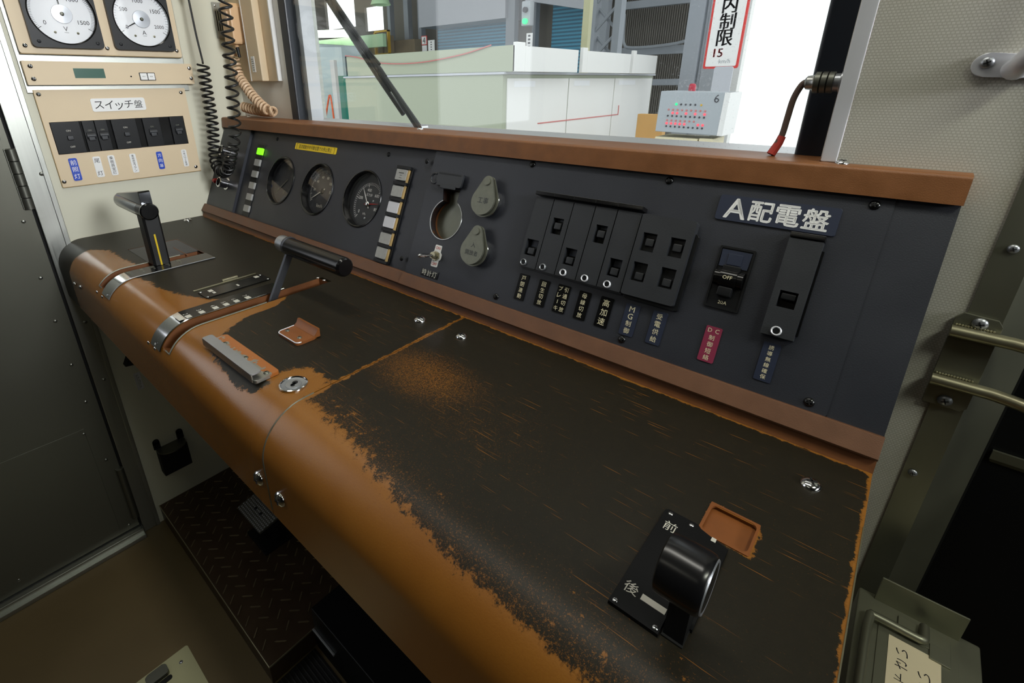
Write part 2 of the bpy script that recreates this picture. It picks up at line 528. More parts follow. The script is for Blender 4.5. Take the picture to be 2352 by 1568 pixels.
def screw(parent, x, y, z, r=.0045, m='chrome', slot='black_deep', name='screw', rot=.4):
    b = MB(Matrix.Translation((x, y, z)))
    b.lathe([(r, .0001), (r, r * .12), (r * .85, r * .36), (r * .5, r * .52), (0, r * .56)], n=16)
    b.mi = 1; b.M = b.M @ Matrix.Rotation(rot, 4, 'Z')
    b.box(-r * .5, r * .5, -r * .09, r * .09, r * .3, r * .6); b.box(-r * .09, r * .09, -r * .5, r * .5, r * .3, r * .6)
    return b.done(name, [m, slot], parent)


# ------------------------------------------------------------------ the setting: cab shell
b = MB(); b.box(-1.45, 1.6, -1.6, .95, -.04, 0)
structure('floor', b, 'floor_lino')
b = MB(); b.box(-1.33, XL, .1835, .70, -.02, 2.3)
structure('wall_left', b, 'cream')
b = MB(); b.box(-1.36, -1.32, -1.6, .145, 1.95, 2.3); b.box(-1.36, -1.32, -1.6, -.75, 0, 1.95)
structure('wall_side', b, 'cream')
b = MB(); b.box(-1.4, 1.6, -1.64, -1.6, 0, 2.3)
structure('wall_rear', b, 'rear_grey')
b = MB(); b.box(-1.45, 1.6, -1.65, .72, 2.25, 2.3)
structure('ceiling', b, 'cream')
b = MB(); b.box(1.55, 1.6, -1.6, .7, 0, 2.3)
structure('wall_right', b, 'rear_grey')
# front wall: left jamb panel, sill below the screen, board right of the screen, lintel
b = MB(); b.box(XL - .03, -1.052, .612, .66, 1.0, 2.3, .003); b.box(XL - .03, .0660, .612, .66, -.02, 1.03); b.box(-1.06, 1.6, .612, .66, 1.75, 2.3)
structure('wall_front', b, 'pale_panel')
b = MB(); b.box(-.0505, .0668, .568, .60, .02, 1.9)
structure('wall_centre', b, 'woven_board')
# aluminium edge strip and jamb of the screen beside the board
b = MB(); b.box(-.0625, -.0505, .5665, .60, 1.0366, 1.9, .0012)
structure('trim_1', b, 'aluminium')
b = MB(); b.box(-.0665, -.0505, .60, .625, 1.0, 1.9)
structure('trim_2', b, 'pale_panel')
# window: gasket, outer frame and pane
win = thing('window_1', None, None, FLOOR, (-.57, .625, 1.03), kind='structure')
win.matrix_world = Matrix.Translation((-.57, .625, 1.03))


def local(o): return o.matrix_world.inverted()


b = MB(local(win)); b.box(-1.0555, -1.0265, .606, .632, 1.0, 1.76, .004); b.box(-.0905, -.064, .606, .632, 1.0, 1.76, .004); b.box(-1.06, -.06, .606, .632, 1.74, 1.77, .004)
b.done('gasket', 'gasket', win)
b = MB(local(win)); b.box(-1.0265, -1.012, .63, .66, 1.0, 1.76); b.box(-1.06, -.06, .63, .70, .99, 1.034)
b.done('window_frame', 'aluminium', win)
b = MB(local(win)); b.prism([(-1.03, .617), (-.07, .617), (-.07, .622), (-1.03, .622)], 1.0, 1.76)
b.done('pane', 'windscreen_glass', win)

# door post and cab door at the left
b = MB(); b.box(-1.33, -1.286, .146, .1835, 0, 2.2, .0015)
b.box(-1.33, -1.283, .1755, .1845, 0, 2.2, .001)
structure('trim_3', b, 'stainless')
door = thing('door_1', None, None, FLOOR, (XL - .02, .1, 0), kind='structure')
b = MB(local(door)); b.box(-1.33, -1.29, -.75, .1405, .03, .95); b.box(-1.33, -1.29, -.08, .1405, .95, 1.95); b.box(-1.33, -1.29, -.75, -.70, .95, 1.95); b.box(-1.33, -1.29, -.75, -.08, 1.85, 1.95)
b.done('door_leaf', 'door_steel', door)
b = MB(local(door)); b.box(-1.30, -1.2885, -.7, .1, .045, .3650, .001); b.done('kick_panel', 'door_steel', door)
b = MB(local(door)); b.box(-1.34, -1.30, .1405, .1465, 0, 2.0); b.done('door_gap', 'black_deep', door)
for z0, z1, k in ((.883, 1.001, 5), (.062, .224, 1)):
    b = MB(local(door))
    for i in range(k):
        h = (z1 - z0) / k; b.lathe([(0, i * h + z0), (.0085, i * h + z0 + .0006), (.0085, (i + 1) * h + z0 - .0012), (.007, (i + 1) * h + z0 - .0006), (.0, (i + 1) * h + z0)], (-1.285, .1385, 0), n=16)
    b.box(-1.2905, -1.2865, .1285, .14, z0, z1, .001)
    b.done('hinge', 'stainless_dark', door)
for y, z in ((.127, 1.02), (.122, .86), (.118, .74), (.117, .64), (.118, .53), (.12, .43), (.097, .352), (.12, .26), (.12, .045), (-.1, .06)):
    o = screw(door, 0, 0, 0, .0035, 'stainless'); o.matrix_parent_inverse = Matrix(); o.matrix_local = local(door) @ LEFT @ Matrix.Translation((y, z, .0005))
for y, z in ((.1735, .9484), (.165, .62), (.165, .47)):
    o = screw(None, 0, 0, 0, .0042, 'stainless'); o.matrix_world = LEFT @ Matrix.Translation((y - .0, z, .004)); o.parent = None
    tag(o, 'round-head screw in the stainless door post, ' + {.9484: 'level with the switch board labels', .62: 'just below the desk edge', .47: 'far below the desk'}[z], 'screw', 'screws of the door post')
b = MB(); b.box(-1.33, -1.272, -1.4, .1455, 0, .026, .003); b.box(-1.30, -1.262, -1.4, .1455, 0, .012, .002)
structure('trim_4', b, 'stainless')
# stainless pillar at the right with the dark gangway behind it
b = MB(); b.prism([(.0668, .5665), (.0885, .5665), (.1165, .60), (.1165, .66), (.0668, .66)], .02, 2.2, .0015)
structure('trim_5', b, 'olive_steel')
b = MB(); b.box(.1165, 1.55, .93, .95, 0, 2.2); b.box(.1165, .13, .66, .95, 0, 2.2); b.box(.11, 1.55, .66, .95, 2.2, 2.25); b.box(1.5, 1.55, .66, .95, 0, 2.2)
structure('wall_gangway', b, 'black_deep')

# ------------------------------------------------------------------ desk
prof = [(.457 - .0063 * i, .807) for i in range(41)]
prof += [(.205 - .052 * math.sin(PI / 2 * i / 12), .755 + .052 * math.cos(PI / 2 * i / 12)) for i in range(1, 13)]
prof += [(.153, .755 - .0065 * i) for i in range(1, 11)] + [(.157, .687)]


def lerp_tab(x, tab):
    if x <= tab[0][0]: return tab[0][1]
    for (a, va), (c, vc) in zip(tab, tab[1:]):
        if x <= c: return va + (vc - va) * (x - a) / (c - a)
    return tab[-1][1]


RB = [(-.407, .209), (-.389, .2055), (-.319, .197), (-.246, .186), (-.188, .177), (-.143, .1726), (-.092, .171), (.0, .163), (.04, .16)]
LB = [(-1.30, .10), (-1.192, .11), (-1.182, .19), (-1.14, .2183), (-1.039, .2204), (-1.0, .228), (-.97, .225), (-.93, .203), (-.896, .2112), (-.84, .212), (-.799, .2232), (-.7645, .2372),
      (-.735, .25), (-.70, .285), (-.6655, .33), (-.655, .325), (-.641, .30), (-.637, .25), (-.618, .217), (-.60, .20), (-.585, .184), (-.50, .17), (-.47, .175), (-.452, .196), (-.42, .206), (-.409, .208)]


def wear_left(x, y, z):
    s = y + max(0, .80 - z) * -1.0 if z < .806 else y
    d = lerp_tab(x, LB) - s
    if x < -1.187: d = min(d, (x + 1.187) * .6)
    d2 = .033 - math.hypot(x + .437, (y - .214) * 1.15)
    v = .5 + max(d, d2) / .03
    v = max(v, .5 + (.0007 - abs(x + .409)) / .005, .5 + (.0008 - abs(y - .457)) / .006)
    return max(0, min(1, v)), (.1 if x < -.66 else .6), (-.3 if x < -.66 else .02)


def wear_right(x, y, z):
    d = lerp_tab(x, RB) - y + max(0, .80 - z)
    v = max(.5 + d / .05, .5 + (.0009 - abs(x + .407)) / .006, .5 + (.0018 - abs(y - .457)) / .010, .5 + (x - .0368) / .009)
    r = math.hypot((x + .345) / .085, (y - .318) / .048)
    hz = max(.11, .46 - .22 * r * r if r < 1.4 else 0)
    hz = max(hz, .26 - .16 * math.hypot((x + .26) / .17, (y - .285) / .12))
    hz = max(hz, .34 - 3.6 * max(0, -d))
    if x < -.02: v = max(v, .36 - 3.2 * max(0, -d))
    d3 = .0170 - max(abs(x + .0335), abs(y - .323))
    v = max(v, .5 + d3 / .007)
    return max(0, min(1, v)), 1.0, hz


def build_desk(parent, x0, x1, cuts, wear, holes=()):
    xs = sorted(set([round(x0 + (x1 - x0) * i / int((x1 - x0) / .006), 5) for i in range(int((x1 - x0) / .006) + 1)] + [c for k in cuts for c in k[:2]]))
    bm = bmesh.new(); wl = bm.verts.layers.float.new('wear'); sl = bm.verts.layers.float.new('scratch'); hl = bm.verts.layers.float.new('haze')
    g = {}

    def V(i, j):
        if (i, j) not in g:
            v = bm.verts.new((xs[i], prof[j][0], prof[j][1])); v[wl], v[sl], v[hl] = wear(xs[i], *prof[j]); g[i, j] = v
        return g[i, j]
    for i in range(len(xs) - 1):
        xc = (xs[i] + xs[i + 1]) / 2
        for j in range(len(prof) - 1):
            yc = (prof[j][0] + prof[j + 1][0]) / 2; zc = (prof[j][1] + prof[j + 1][1]) / 2
            if any(a < xc < c and y0 < yc < y1 and zc > zf for a, c, y0, y1, zf in cuts): continue
            bm.faces.new((V(i, j), V(i, j + 1), V(i + 1, j + 1), V(i + 1, j)))
    # solid ends and underside
    for x, flip in ((x0, 0), (x1, 1)):
        vs = [bm.verts.new((x, y, z)) for y, z in prof] + [bm.verts.new((x, .457, .687))]
        for v, (y, z) in zip(vs, prof + [(.457, .687)]): v[wl], v[sl] = 1, 0
        bm.faces.new(vs if flip else vs[::-1])
    a = [bm.verts.new(p) for p in ((x0, .157, .687), (x1, .157, .687), (x1, .457, .687), (x0, .457, .687))]
    for v in a: v[wl] = 1
    bm.faces.new(a)
    bmesh.ops.recalc_face_normals(bm, faces=bm.faces)
    me = bpy.data.meshes.new('desk_top'); bm.to_mesh(me); bm.free(); me.materials.append(MATS['desk'])
    me.polygons.foreach_set('use_smooth', [True] * len(me.polygons)); me.set_sharp_from_angle(angle=math.radians(40))
    o = bpy.data.objects.new('desk_top', me); COL.objects.link(o); o.parent = parent
    o.matrix_parent_inverse = parent.matrix_world.inverted()
    return o


def pn(j):
    a = prof[max(0, j - 1)]; c = prof[min(len(prof) - 1, j + 1)]
    t = Vector((c[0] - a[0], c[1] - a[1])).normalized(); return Vector((-t.y, t.x)) * -1    # outward: (-Y,+Z) side


def off(j, d):
    n = pn(j); n = n if (n.y > 0 or n.x < 0) else -n
    return prof[j][0] + n.x * d, prof[j][1] + n.y * d


def strip(mb, x0, x1, j0, j1, d0, d1):
    """band following the desk profile between offsets d0 and d1"""
    for j in range(j0, j1):
        q = []
        for x in (x0, x1):
            for jj in (j, j + 1):
                for d in (d0, d1): y, z = off(jj, d); q.append(mb._v((x, y, z)))
        for f in ((1, 3, 7, 5), (0, 4, 6, 2), (0, 2, 3, 1), (4, 5, 7, 6)): mb._f([q[k] for k in f])
        if j == j0: mb._f([q[0], q[1], q[5], q[4]])
        if j == j1 - 1: mb._f([q[2], q[6], q[7], q[3]])
    return mb


def jat(y=None, z=None):
    return min(range(len(prof)), key=lambda j: abs(prof[j][0] - y) + (0 if prof[j][1] > .80 else 9) if y is not None else abs(prof[j][1] - z) + (0 if prof[j][0] < .17 else 9))


S1 = (-.998, -.9715); S2 = (-.6895, -.6620)
JZ1 = jat(z=.789); JZ2 = jat(z=.781)
dl = thing('driver_desk', 'driver\'s desk half with two lever slots and worn brown paint, left of the seam', 'desk', FLOOR, (-.85, .3, .687))
build_desk(dl, -1.287, -.4085, [(S1[0], S1[1], 0, .335, prof[JZ1][1]), (S2[0], S2[1], 0, .41, prof[JZ2][1])], wear_left)


def ch(o, parent): o.parent = parent; o.matrix_parent_inverse = parent.matrix_world.inverted(); return o


for (xa, xb), yb, jz in ((S1, .335, JZ1), (S2, .41, JZ2)):
    j0 = min(j for j in range(len(prof)) if prof[j][0] <= yb)
    b = MB()
    for j in range(j0, jz):
        P = [(x, *off(jj, d)) for x in (xa, xb) for jj in (j, j + 1) for d in (0, -.03)]
        v = [b._v(p) for p in P]
        b._f([v[0], v[2], v[3], v[1]]); b._f([v[4], v[5], v[7], v[6]]); b._f([v[1], v[3], v[7], v[5]])
        if j == j0: b._f([v[0], v[1], v[5], v[4]])
        if j == jz - 1: b._f([v[2], v[6], v[7], v[3]])
    ch(b.done('lever_slot', 'dark_orange'), dl)
    side = xa if xa < -.8 else xb
    b = MB(); path = [(side, *off(j, .0008)) for j in range(jat(y=.30), jz + 1)]
    path += [((xa + xb) / 2 if xa < -.8 else (xa + xb) / 2, *off(jz, .0008))]
    b.tube(path, .0010, 6); ch(b.done('slot_rim', 'zinc'), dl)
# removable cover beside the brake slot
b = MB(); b.rrect(-1.115, -1.0, .245, .3355, .807, .8074, .004); b.box(-1.1, -.973, .3355, .3362, .8068, .8078)
ch(b.done('cover_plate', 'black_panel'), dl)
b = MB(); b.box(-1.116, -1.1145, .245, .336, .806, .8077); b.box(-1.116, -.973, .3352, .3366, .806, .8077); b.box(-1.06, -.985, .3085, .3105, .806, .8076)
ch(b.done('cover_gap', 'dark_orange'), dl)
for x, y in ((-1.2645, .4141), (-.4469, .4092)):
    o = screw(None, 0, 0, 0, .0085, 'chrome'); o.matrix_world = Matrix.Translation((x, y, .807)); ch(o, dl)
XZ = Matrix(((1, 0, 0, 0), (0, 0, -1, 0), (0, 1, 0, 0), (0, 0, 0, 1)))
for x, z in ((-.4254, .7273),):
    o = screw(None, 0, 0, 0, .0082, 'chrome'); o.matrix_world = Matrix.Translation((x, .153, z)) @ XZ; ch(o, dl)
for x, z in ((-1.164, .7491), (-1.11, .7565)):
    o = screw(None, 0, 0, 0, .005, 'chrome'); o.matrix_world = Matrix.Translation((x, .153, z)) @ XZ; ch(o, dl)

dr = thing('driver_desk', 'long worn black desk half with the reverser handle, right of the seam', 'desk', FLOOR, (-.18, .3, .687))
build_desk(dr, -.4068, .0385, [(-.0495, -.0178, .3072, .3392, .8)], wear_right)
b = MB(); b.holed(rr(-.0505, -.0168, .3062, .3402, .001), [rr(-.0485, -.0185, .3082, .3382, .004)], .8055, .8074); b.box(-.0495, -.0178, .3072, .3392, .8025, .8035)
b.box(-.0498, -.0493, .3068, .3396, .803, .807); b.box(-.018, -.0175, .3068, .3396, .803, .807); b.box(-.0498, -.0175, .3388, .3396, .803, .807); b.box(-.0498, -.0175, .3068, .3075, .803, .807)
ch(b.done('square_recess', 'orange_tray'), dr)
for x, y, r in ((-.3724, .4111, .0075), (.003, .41, .0075)):
    o = screw(None, 0, 0, 0, r, 'chrome'); o.matrix_world = Matrix.Translation((x, y, .807)); ch(o, dr)
o = screw(None, 0, 0, 0, .0082, 'chrome'); o.matrix_world = Matrix.Translation((-.3818, .153, .7284)) @ XZ; ch(o, dr)
# bright worn seam and right edge
b = MB(); j1 = jat(z=.755)
b.tube([(-.4075, *off(j, -.0003)) for j in range(jat(y=.215), len(prof) - 2)], .0011, 6); ch(b.done('seam_edge', 'zinc'), dr)
b = MB(); strip(b, .0381, .0389, jat(y=.39), len(prof) - 3, -.003, .0003); ch(b.done('worn_edge', 'weld'), dr)

# ------------------------------------------------------------------ console behind the desk
con = thing('instrument_console', 'sloping black instrument console with brown painted ledge below the windscreen', 'console', PANEL, (-.6, 0, 0))
CI = Matrix.Translation((.6, 0, 0))   # panel coordinates inside the console empty
KM = 1.012


def km(u, v): return u * KM, .089 + (v - .089) * KM


b = MB(CI); b.box(-1.287, -1.149, .028, .2258, -.012, 0); b.done('end_panel', 'black_panel', con)
GA = [km(-.972, .1262), km(-.835, .125), km(-.696, .126)]
b = MB(CI); b.holed([(-1.149, .026), (-.5475, .026), (-.5475, .2262), (-1.149, .2262)], [circ(u, v, .0492, 48) for u, v in GA], -.0085, -.0065)
b.box(-1.1492, -1.1482, .028, .2258, -.0085, -.0001); b.box(-1.149, -.5475, .2252, .2258, -.0085, 0)
b.done('meter_panel', 'black_panel', con)
hole = [(-.4797, .1690), (-.5130, .1675), (-.5085, .1503)]
hole += [(-.4925 + .0305 * math.cos(math.radians(a)), .1235 + .0305 * math.sin(math.radians(a))) for a in range(118, 420, 10)]
hole += [(-.4802, .1515)]
b = MB(CI); b.holed(rr(-.5475, -.001, .028, .2256, .004), [hole], -.012, 0); b.done('switch_panel', 'black_panel', con)
b = MB(CI); b.box(-.001, .0385, .028, .2256, -.012, -.0012); b.done('side_panel', 'black_panel', con)
# watch pocket cup and the folded tab above it
b = MB(CI); n = len(hole); a = [b._v((x, y, -.001)) for x, y in hole]; c = [b._v((x, y, -.016)) for x, y in hole]
for i in range(n): b._f([a[i], a[(i + 1) % n], c[(i + 1) % n], c[i]])
b.done('pocket_wall', 'dark_orange', con)
b = MB(CI); b.prism([(x * 1.0, y) for x, y in hole], -.018, -.0155); b.done('pocket_floor', 'zinc', con)
b = MB(CI); b.tube([(x, y, .0004) for x, y in hole[2:-1]], .0008, 5); b.done('pocket_rim', 'worn_steel', con)
for u, v in ((-.3689, .2189), (-.1902, .2180), (-.3692, .0379), (-.1914, .0370), (-.0142, .2171), (-.0155, .0370)):
    screw(con, u + .6, v, 0, .0042, 'black_gloss')
for u, v in ((-1.023 * KM, .2127), (-.655 * KM, .2096), (-.562, .048), (-.562, .205)):
    screw(con, u + .6, v, -.0065 if u < -.6 else 0, .004, 'black_plastic')
# brown riser under the panel, in two lengths
for x0, x1, t in ((-1.287, -.5465, .0055), (-.5455, .0388, .0068)):
    b = MB(CI); b.M = CI @ Matrix(((0, 0, 1, 0), (1, 0, 0, 0), (0, 1, 0, 0), (0, 0, 0, 1)))   # local x=v, y=w, z=u
    b.prism([(.0095, -.012), (.0295, -.012), (.0295, t - .001), (.0287, t), (.0112, t + .0035), (.0095, t + .002)], x0, x1)
    b.done('riser', 'riser_paint', con)
b = MB(CI); b.box(-1.287, .0388, -.004, .0098, -.012, .003); b.done('riser_groove', 'dark_orange', con)
# ledge under the windscreen
b = MB(con.matrix_world.inverted())
YZ = Matrix(((0, 0, 1, 0), (1, 0, 0, 0), (0, 1, 0, 0), (0, 0, 0, 1)))      # local x=Y, y=Z, z=X
b.M = b.M @ YZ
b.prism([(.5465, 1.0135), (.612, 1.0135), (.612, 1.0366), (.5525, 1.0366), (.5502, 1.0356), (.5488, 1.0335)], -1.287, -.0635)
b.prism([(.5465, 1.0135), (.567, 1.0135), (.567, 1.0366), (.5525, 1.0366), (.5502, 1.0356), (.5488, 1.0335)], -.0635, .0392)
b.done('ledge', 'brown_paint', con)
for x, y in ((-.0457, .5635), (-.6242, .5912), (-1.2364, .595)):
    o = screw(None, 0, 0, 0, .0055, 'chrome'); o.matrix_world = Matrix.Translation((x, y, 1.0366)); ch(o, con)
b = MB(con.matrix_world.inverted()); b.M = b.M @ YZ
b.prism([(.500, .80), (.605, .80), (.605, 1.012), (.592, 1.012)], -1.285, .036); b.done('console_light_block', 'black_deep', con)  # unseen block behind the panels, added for shadow and against light leaks


# ------------------------------------------------------------------ instruments on the console
def gauge_shell(t, R_, depth, rim='black_gloss'):
    b = MB(); b.lathe([(R_ - .0012, -depth), (R_ - .0012, .0006), (R_ + .0005, .0018), (R_ + .0022, .0014), (R_ + .0028, .0003)], n=56)
    b.done('bezel', rim, t)
    b = MB(); b.lathe([(0, -depth), (R_ - .001, -depth)], n=48); b.done('dial', 'black_cover', t)


def ticks(b, n, a0, a1, r0, r1, z, w=.0005, major=0, r0m=None):
    for i in range(n + 1):
        a = math.radians(a0 + (a1 - a0) * i / n); k = major and i % major == 0
        ra = (r0m if k and r0m else r0); ww = w * (1.8 if k else 1)
        M0 = b.M; b.M = M0 @ Matrix.Rotation(a, 4, 'Z'); b.box(ra, r1, -ww / 2, ww / 2, z, z + .0002); b.M = M0


def arcband(b, r0, r1, a0, a1, z, n=40):
    for i in range(n):
        q = []
        for k in (i, i + 1):
            a = math.radians(a0 + (a1 - a0) * k / n)
            for r in (r0, r1): q.append(b._v((r * math.cos(a), r * math.sin(a), z)))
        b._f([q[0], q[1], q[3], q[2]])


def needle(t, ang, ln, tail, w, z, m, hub=.004, name='needle'):
    b = MB(Matrix.Rotation(math.radians(ang), 4, 'Z')); b.prism([(-tail, -w), (-tail, w), (ln * .6, w * .8), (ln, .0001), (ln, -.0001), (ln * .6, -w * .8)], z, z + .0006)
    return b.done(name, m, t)


def polar_text(b, s, a, r, h, z):
    x = r * math.cos(math.radians(a)); y = r * math.sin(math.radians(a)); w = h * .62 * len(s)
    b.text(s, x - w / 2, x + w / 2, y - h / 2, y + h / 2, z)


GW = -.0065
labels = ['leftmost round gauge, darkest dial, next to the green indicator lamp', 'middle round gauge, a speedometer reading km/h with white needle at lower left', 'round pressure gauge with white and red needles, nearest the right lamp strip']
gs = []
for i, (u, v) in enumerate(GA):
    t = thing('gauge', labels[i], 'gauge', PANEL, (u, v, GW), 'round gauges on the console'); gs.append(t)
    gauge_shell(t, .0492, .0135)
zd = -.0133
# left: dim dial
b = MB(); ticks(b, 40, 225, -45, .038, .0415, zd, .0004, 10, .035); polar_text(b, '0', 215, .030, .006, zd); polar_text(b, '100', 90, .030, .006, zd); polar_text(b, '200', -35, .027, .006, zd); b.text('V', -.004, .004, -.026, -.018, zd)
b.done('markings', 'zinc', gs[0]); needle(gs[0], 222, .036, .01, .0011, zd + .001, 'zinc')
# middle: speed
b = MB(); ticks(b, 60, 215, -35, .0375, .0415, zd, .0005, 5, .0345)
for k, s in enumerate(('20', '40', '60', '80', '100', '120')): polar_text(b, s, 215 - 250 * (k + 1) / 7, .028, .0055, zd)
b.text('km/h', -.009, .011, -.033, -.026, zd); b.done('markings', 'pale_ink', gs[1])
needle(gs[1], 212, .037, .009, .0011, zd + .001, 'pale_ink')
b = MB(); b.dome((0, 0, zd + .001), .006, .002); b.done('hub', 'black_plastic', gs[1])
b = MB(); b.lathe([(.0, zd + .0002), (.017, zd + .0002)], n=32); b.done('inner_disc', 'black_panel', gs[1])
# right: pressure
b = MB(Matrix.Translation((.004, -.006, 0))); arcband(b, .0385, .0387, 230, 10, zd + .0001); arcband(b, .0345, .0347, 230, 10, zd + .0001)
ticks(b, 40, 225, -15, .0347, .0385, zd, .0005, 10, .031)
for k, s in enumerate(('0', '200', '400', '600', '800')): polar_text(b, s, 217 - 58 * k, .0255, .0062, zd)
b.M = Matrix.Identity(4); b.text('圧力計', -.008, .012, .008, .0135, zd); b.text('kPa', -.005, .005, -.026, -.022, zd); b.done('markings', 'white_plate', gs[2])
for ang, m, ln in ((128, 'white_plate', .0345), (8, 'red_lens', .030)):
    o = needle(gs[2], ang, ln, .009, .0009, zd + (.0014 if m == 'white_plate' else .001), m); o.location = (.004, -.006, 0)
b = MB(Matrix.Translation((.004, -.006, 0))); b.dome((0, 0, zd + .002), .0055, .003); b.done('hub', 'chrome', gs[2])
b = MB(); b.dome((.004, -.032, zd), .0025, .0012); b.dome((.016, .001, zd), .002, .001); b.done('pin', 'steel', gs[2])
for t in gs:
    b = MB(); b.lathe([(0, -.0035), (.0478, -.0035)], n=48); b.done('glass', 'dial_glass', t)

# ---- indicator lamp strips
t = thing('indicator_strip', 'narrow indicator strip with its top lamp lit green, left of the round gauges', 'indicator lamps', PANEL, (-1.0805 * KM, .113, GW))
b = MB(); b.box(-.017, .0135, -.082, .083, .0003, .0014, .0004); b.done('housing', 'black_plastic', t)
for i, v in enumerate((.1788, .1534, .1275, .1016, .0757, .0491)):
    b = MB(Matrix.Translation((.0035, .089 + (v - .089) * KM - .113, .001))); b.rrect(-.0115, .0115, -.0073, .0073, 0, .0045, .0012, .0008)
    o = b.done('lamp', 'lamp_green' if i == 0 else 'lamp_cap', t)
    if i == 0: o['label'] = 'green lit lamp'
t = thing('indicator_strip', 'indicator strip of six pale square lamps, right of the pressure gauge', 'indicator lamps', PANEL, (-.6028 * KM, .112, GW))
b = MB(); b.box(-.0155, .0185, -.079, .079, .0003, .0035, .0008)
for k in range(7): b.box(-.0155, .0175, -.079 + k * .0262 - .0025, -.079 + k * .0262 + .0025, .002, .0085, .0006)
b.done('housing', 'black_plastic', t)
b = MB(); b.box(.0122, .0145, -.077, .077, .002, .0072); b.done('side_frame', 'beige_edge', t)
for i, v in enumerate((.1769, .1498, .1232, .0983, .0714, .0471)):
    b = MB(Matrix.Translation((-.0005, .089 + (v - .089) * KM - .112, .003))); b.rrect(-.0128, .0125, -.0088, .0088, 0, .0055, .0012, .0008)
    if i not in (2, 3): b.mi = 1; b.vtext('一二', -.006, .006, -.006, .006, .0055) if i in (0,) else None
    b.done('lamp', ['lamp_white' if i in (2, 3) else 'lamp_cap', 'ink'], t)

# ---- yellow notice
u0, v0 = km(-.9459, .2012); u1, _ = km(-.8018, .2)
t = thing('notice_label', 'small yellow notice label with black lettering above the round gauges', 'label', PANEL, ((u0 + u1) / 2, .2035, GW))
b = MB(); b.rrect(-.0725, .0725, -.0066, .0066, 0, .0008, .002); b.done('plate', 'yellow', t)
b = MB(); b.text('直流電動作中手動位置での停止禁止', -.058, .058, -.0042, .0042, .0008, keep=False)
for s in (-1, 1): b.box(s * .0665 - .0004, s * .0665 + .0004, -.0055, .0055, .0008, .001); b.box(min(s * .0665, s * .063), max(s * .0665, s * .063), .005, .0055, .0008, .001); b.box(min(s * .0665, s * .063), max(s * .0665, s * .063), -.0055, -.005, .0008, .001)
b.done('lettering', 'ink', t)

# ---- connectors and red lamp at the left end
for u, v, lb in ((-1.2325, .165, 'chrome microphone socket in the loop of the black coiled cord'), (-1.2035, .0905, 'chrome round socket beside the small red lamp')):
    t = thing('socket', lb, 'socket', PANEL, (u, v, 0), 'round sockets at the left end of the console')
    b = MB(); b.lathe([(.0145, 0), (.0145, .002), (.0115, .003), (.0115, .016), (.0125, .017), (.0125, .02), (.0105, .0215), (.0092, .0215), (.0088, .008), (0, .008)], n=28); b.done('ring', 'chrome', t)
    b = MB(); b.lathe([(0, .012), (.0085, .012)], n=20); [b.cyl((.0045 * math.cos(a), .0045 * math.sin(a), .012), (.0045 * math.cos(a), .0045 * math.sin(a), .015), .0009, n=6) for a in (0, 2.1, 4.2)]; b.done('insert', 'black_plastic' if v < .1 else 'weld', t)
t = MB(); t.M = PANEL @ Matrix.Translation((-1.2545, .0905, 0)); t.lathe([(.0075, 0), (.0075, .003), (.0062, .0035), (.006, .009), (.004, .012), (0, .013)], n=20)
tag(t.done('pilot_lamp', 'red_lens'), 'small round red pilot lamp at the console\'s left end', 'lamp')

# ---- watch pocket tab, key covers, toggle switch
t = thing('folded_tab', 'black folded metal tab with a hook above the round watch pocket', 'bracket', PANEL, (-.503, .181, 0))
b = MB(); b.rrect(-.0265 + .004, .0290, -.0100, .0105, .004, .0075, .003, .0008); b.box(-.02, .026, .0055, .0105, 0, .0075, .001); b.box(-.012, .019, -.0140, -.006, .0055, .0078, .0012); b.done('plate', 'black_cover', t)
b = MB(); b.tube([(-.0265 + .0075 * math.cos(math.radians(a)), -.001 + .0075 * math.sin(math.radians(a)), .007) for a in range(65, 331, 15)], .0019, 8); b.done('hook', 'black_cover', t)
tear = lambda r, h, k=1.0: [(r * math.cos(math.radians(a)), r * math.sin(math.radians(a))) for a in range(152, 389, 8)] + [(.0085 * math.cos(math.radians(a)), h + .0085 * math.sin(math.radians(a))) for a in range(28, 153, 12)]
for u, v, lb, s in ((-.4215, .1585, 'upper teardrop metal key cover, plain worn face', '工事'), (-.4175, .0895, 'lower teardrop metal key cover with stamped characters', '入 開放者')):
    t = thing('key_cover', lb, 'key cover', PANEL, (u, v, 0), 'teardrop key covers')
    b = MB(); b.lathe([(.0205, 0), (.0205, .006), (.0185, .008), (0, .008)], n=36); b.done('lock_barrel', 'chrome', t)
    b = MB(); b.prism(tear(.0215, .0265), .0082, .0108, .0006); b.done('back_plate', 'zinc', t)
    b = MB(); b.M = Matrix.Translation((-.001, 0, 0)); b.prism(tear(.0195, .0265), .0122, .0152, .0006); b.done('front_plate', 'zinc', t)
    b = MB(); b.cyl((-.001, .0265, .008), (-.001, .0265, .017), .0055, .005, n=20); b.done('rivet', 'zinc', t)
    b = MB()
    if v > .1: b.text(s, -.009, .009, -.004, .005, .0152)
    else: b.text('入', -.005, .005, .004, .011, .0152); b.text('開放者', -.011, .011, -.007, 0, .0152)
    b.done('stamped_lettering', 'black_cover', t)
t = thing('toggle_switch', 'chrome toggle switch on a small white ON OFF plate', 'switch', PANEL, (-.4915, .0675, 0))
b = MB(); b.holed(rr(-.0065, .0065, -.0165, .0165, .002), [], 0, .0008); b.rrect(-.0098, .0098, -.0065, .0065, 0, .0009, .005); b.done('plate', 'white_plate', t)
b = MB(); b.text('ON', -.0045, .0045, .0098, .0145, .0009); b.text('OFF', -.0052, .0052, -.0145, -.0098, .0009); b.done('lettering', 'red_ink', t)
b = MB(); b.cyl((0, 0, .0005), (0, 0, .004), .0075, n=6); b.cyl((0, 0, .004), (0, 0, .010), .0055, .005, n=20); b.done('nut', 'weld', t)
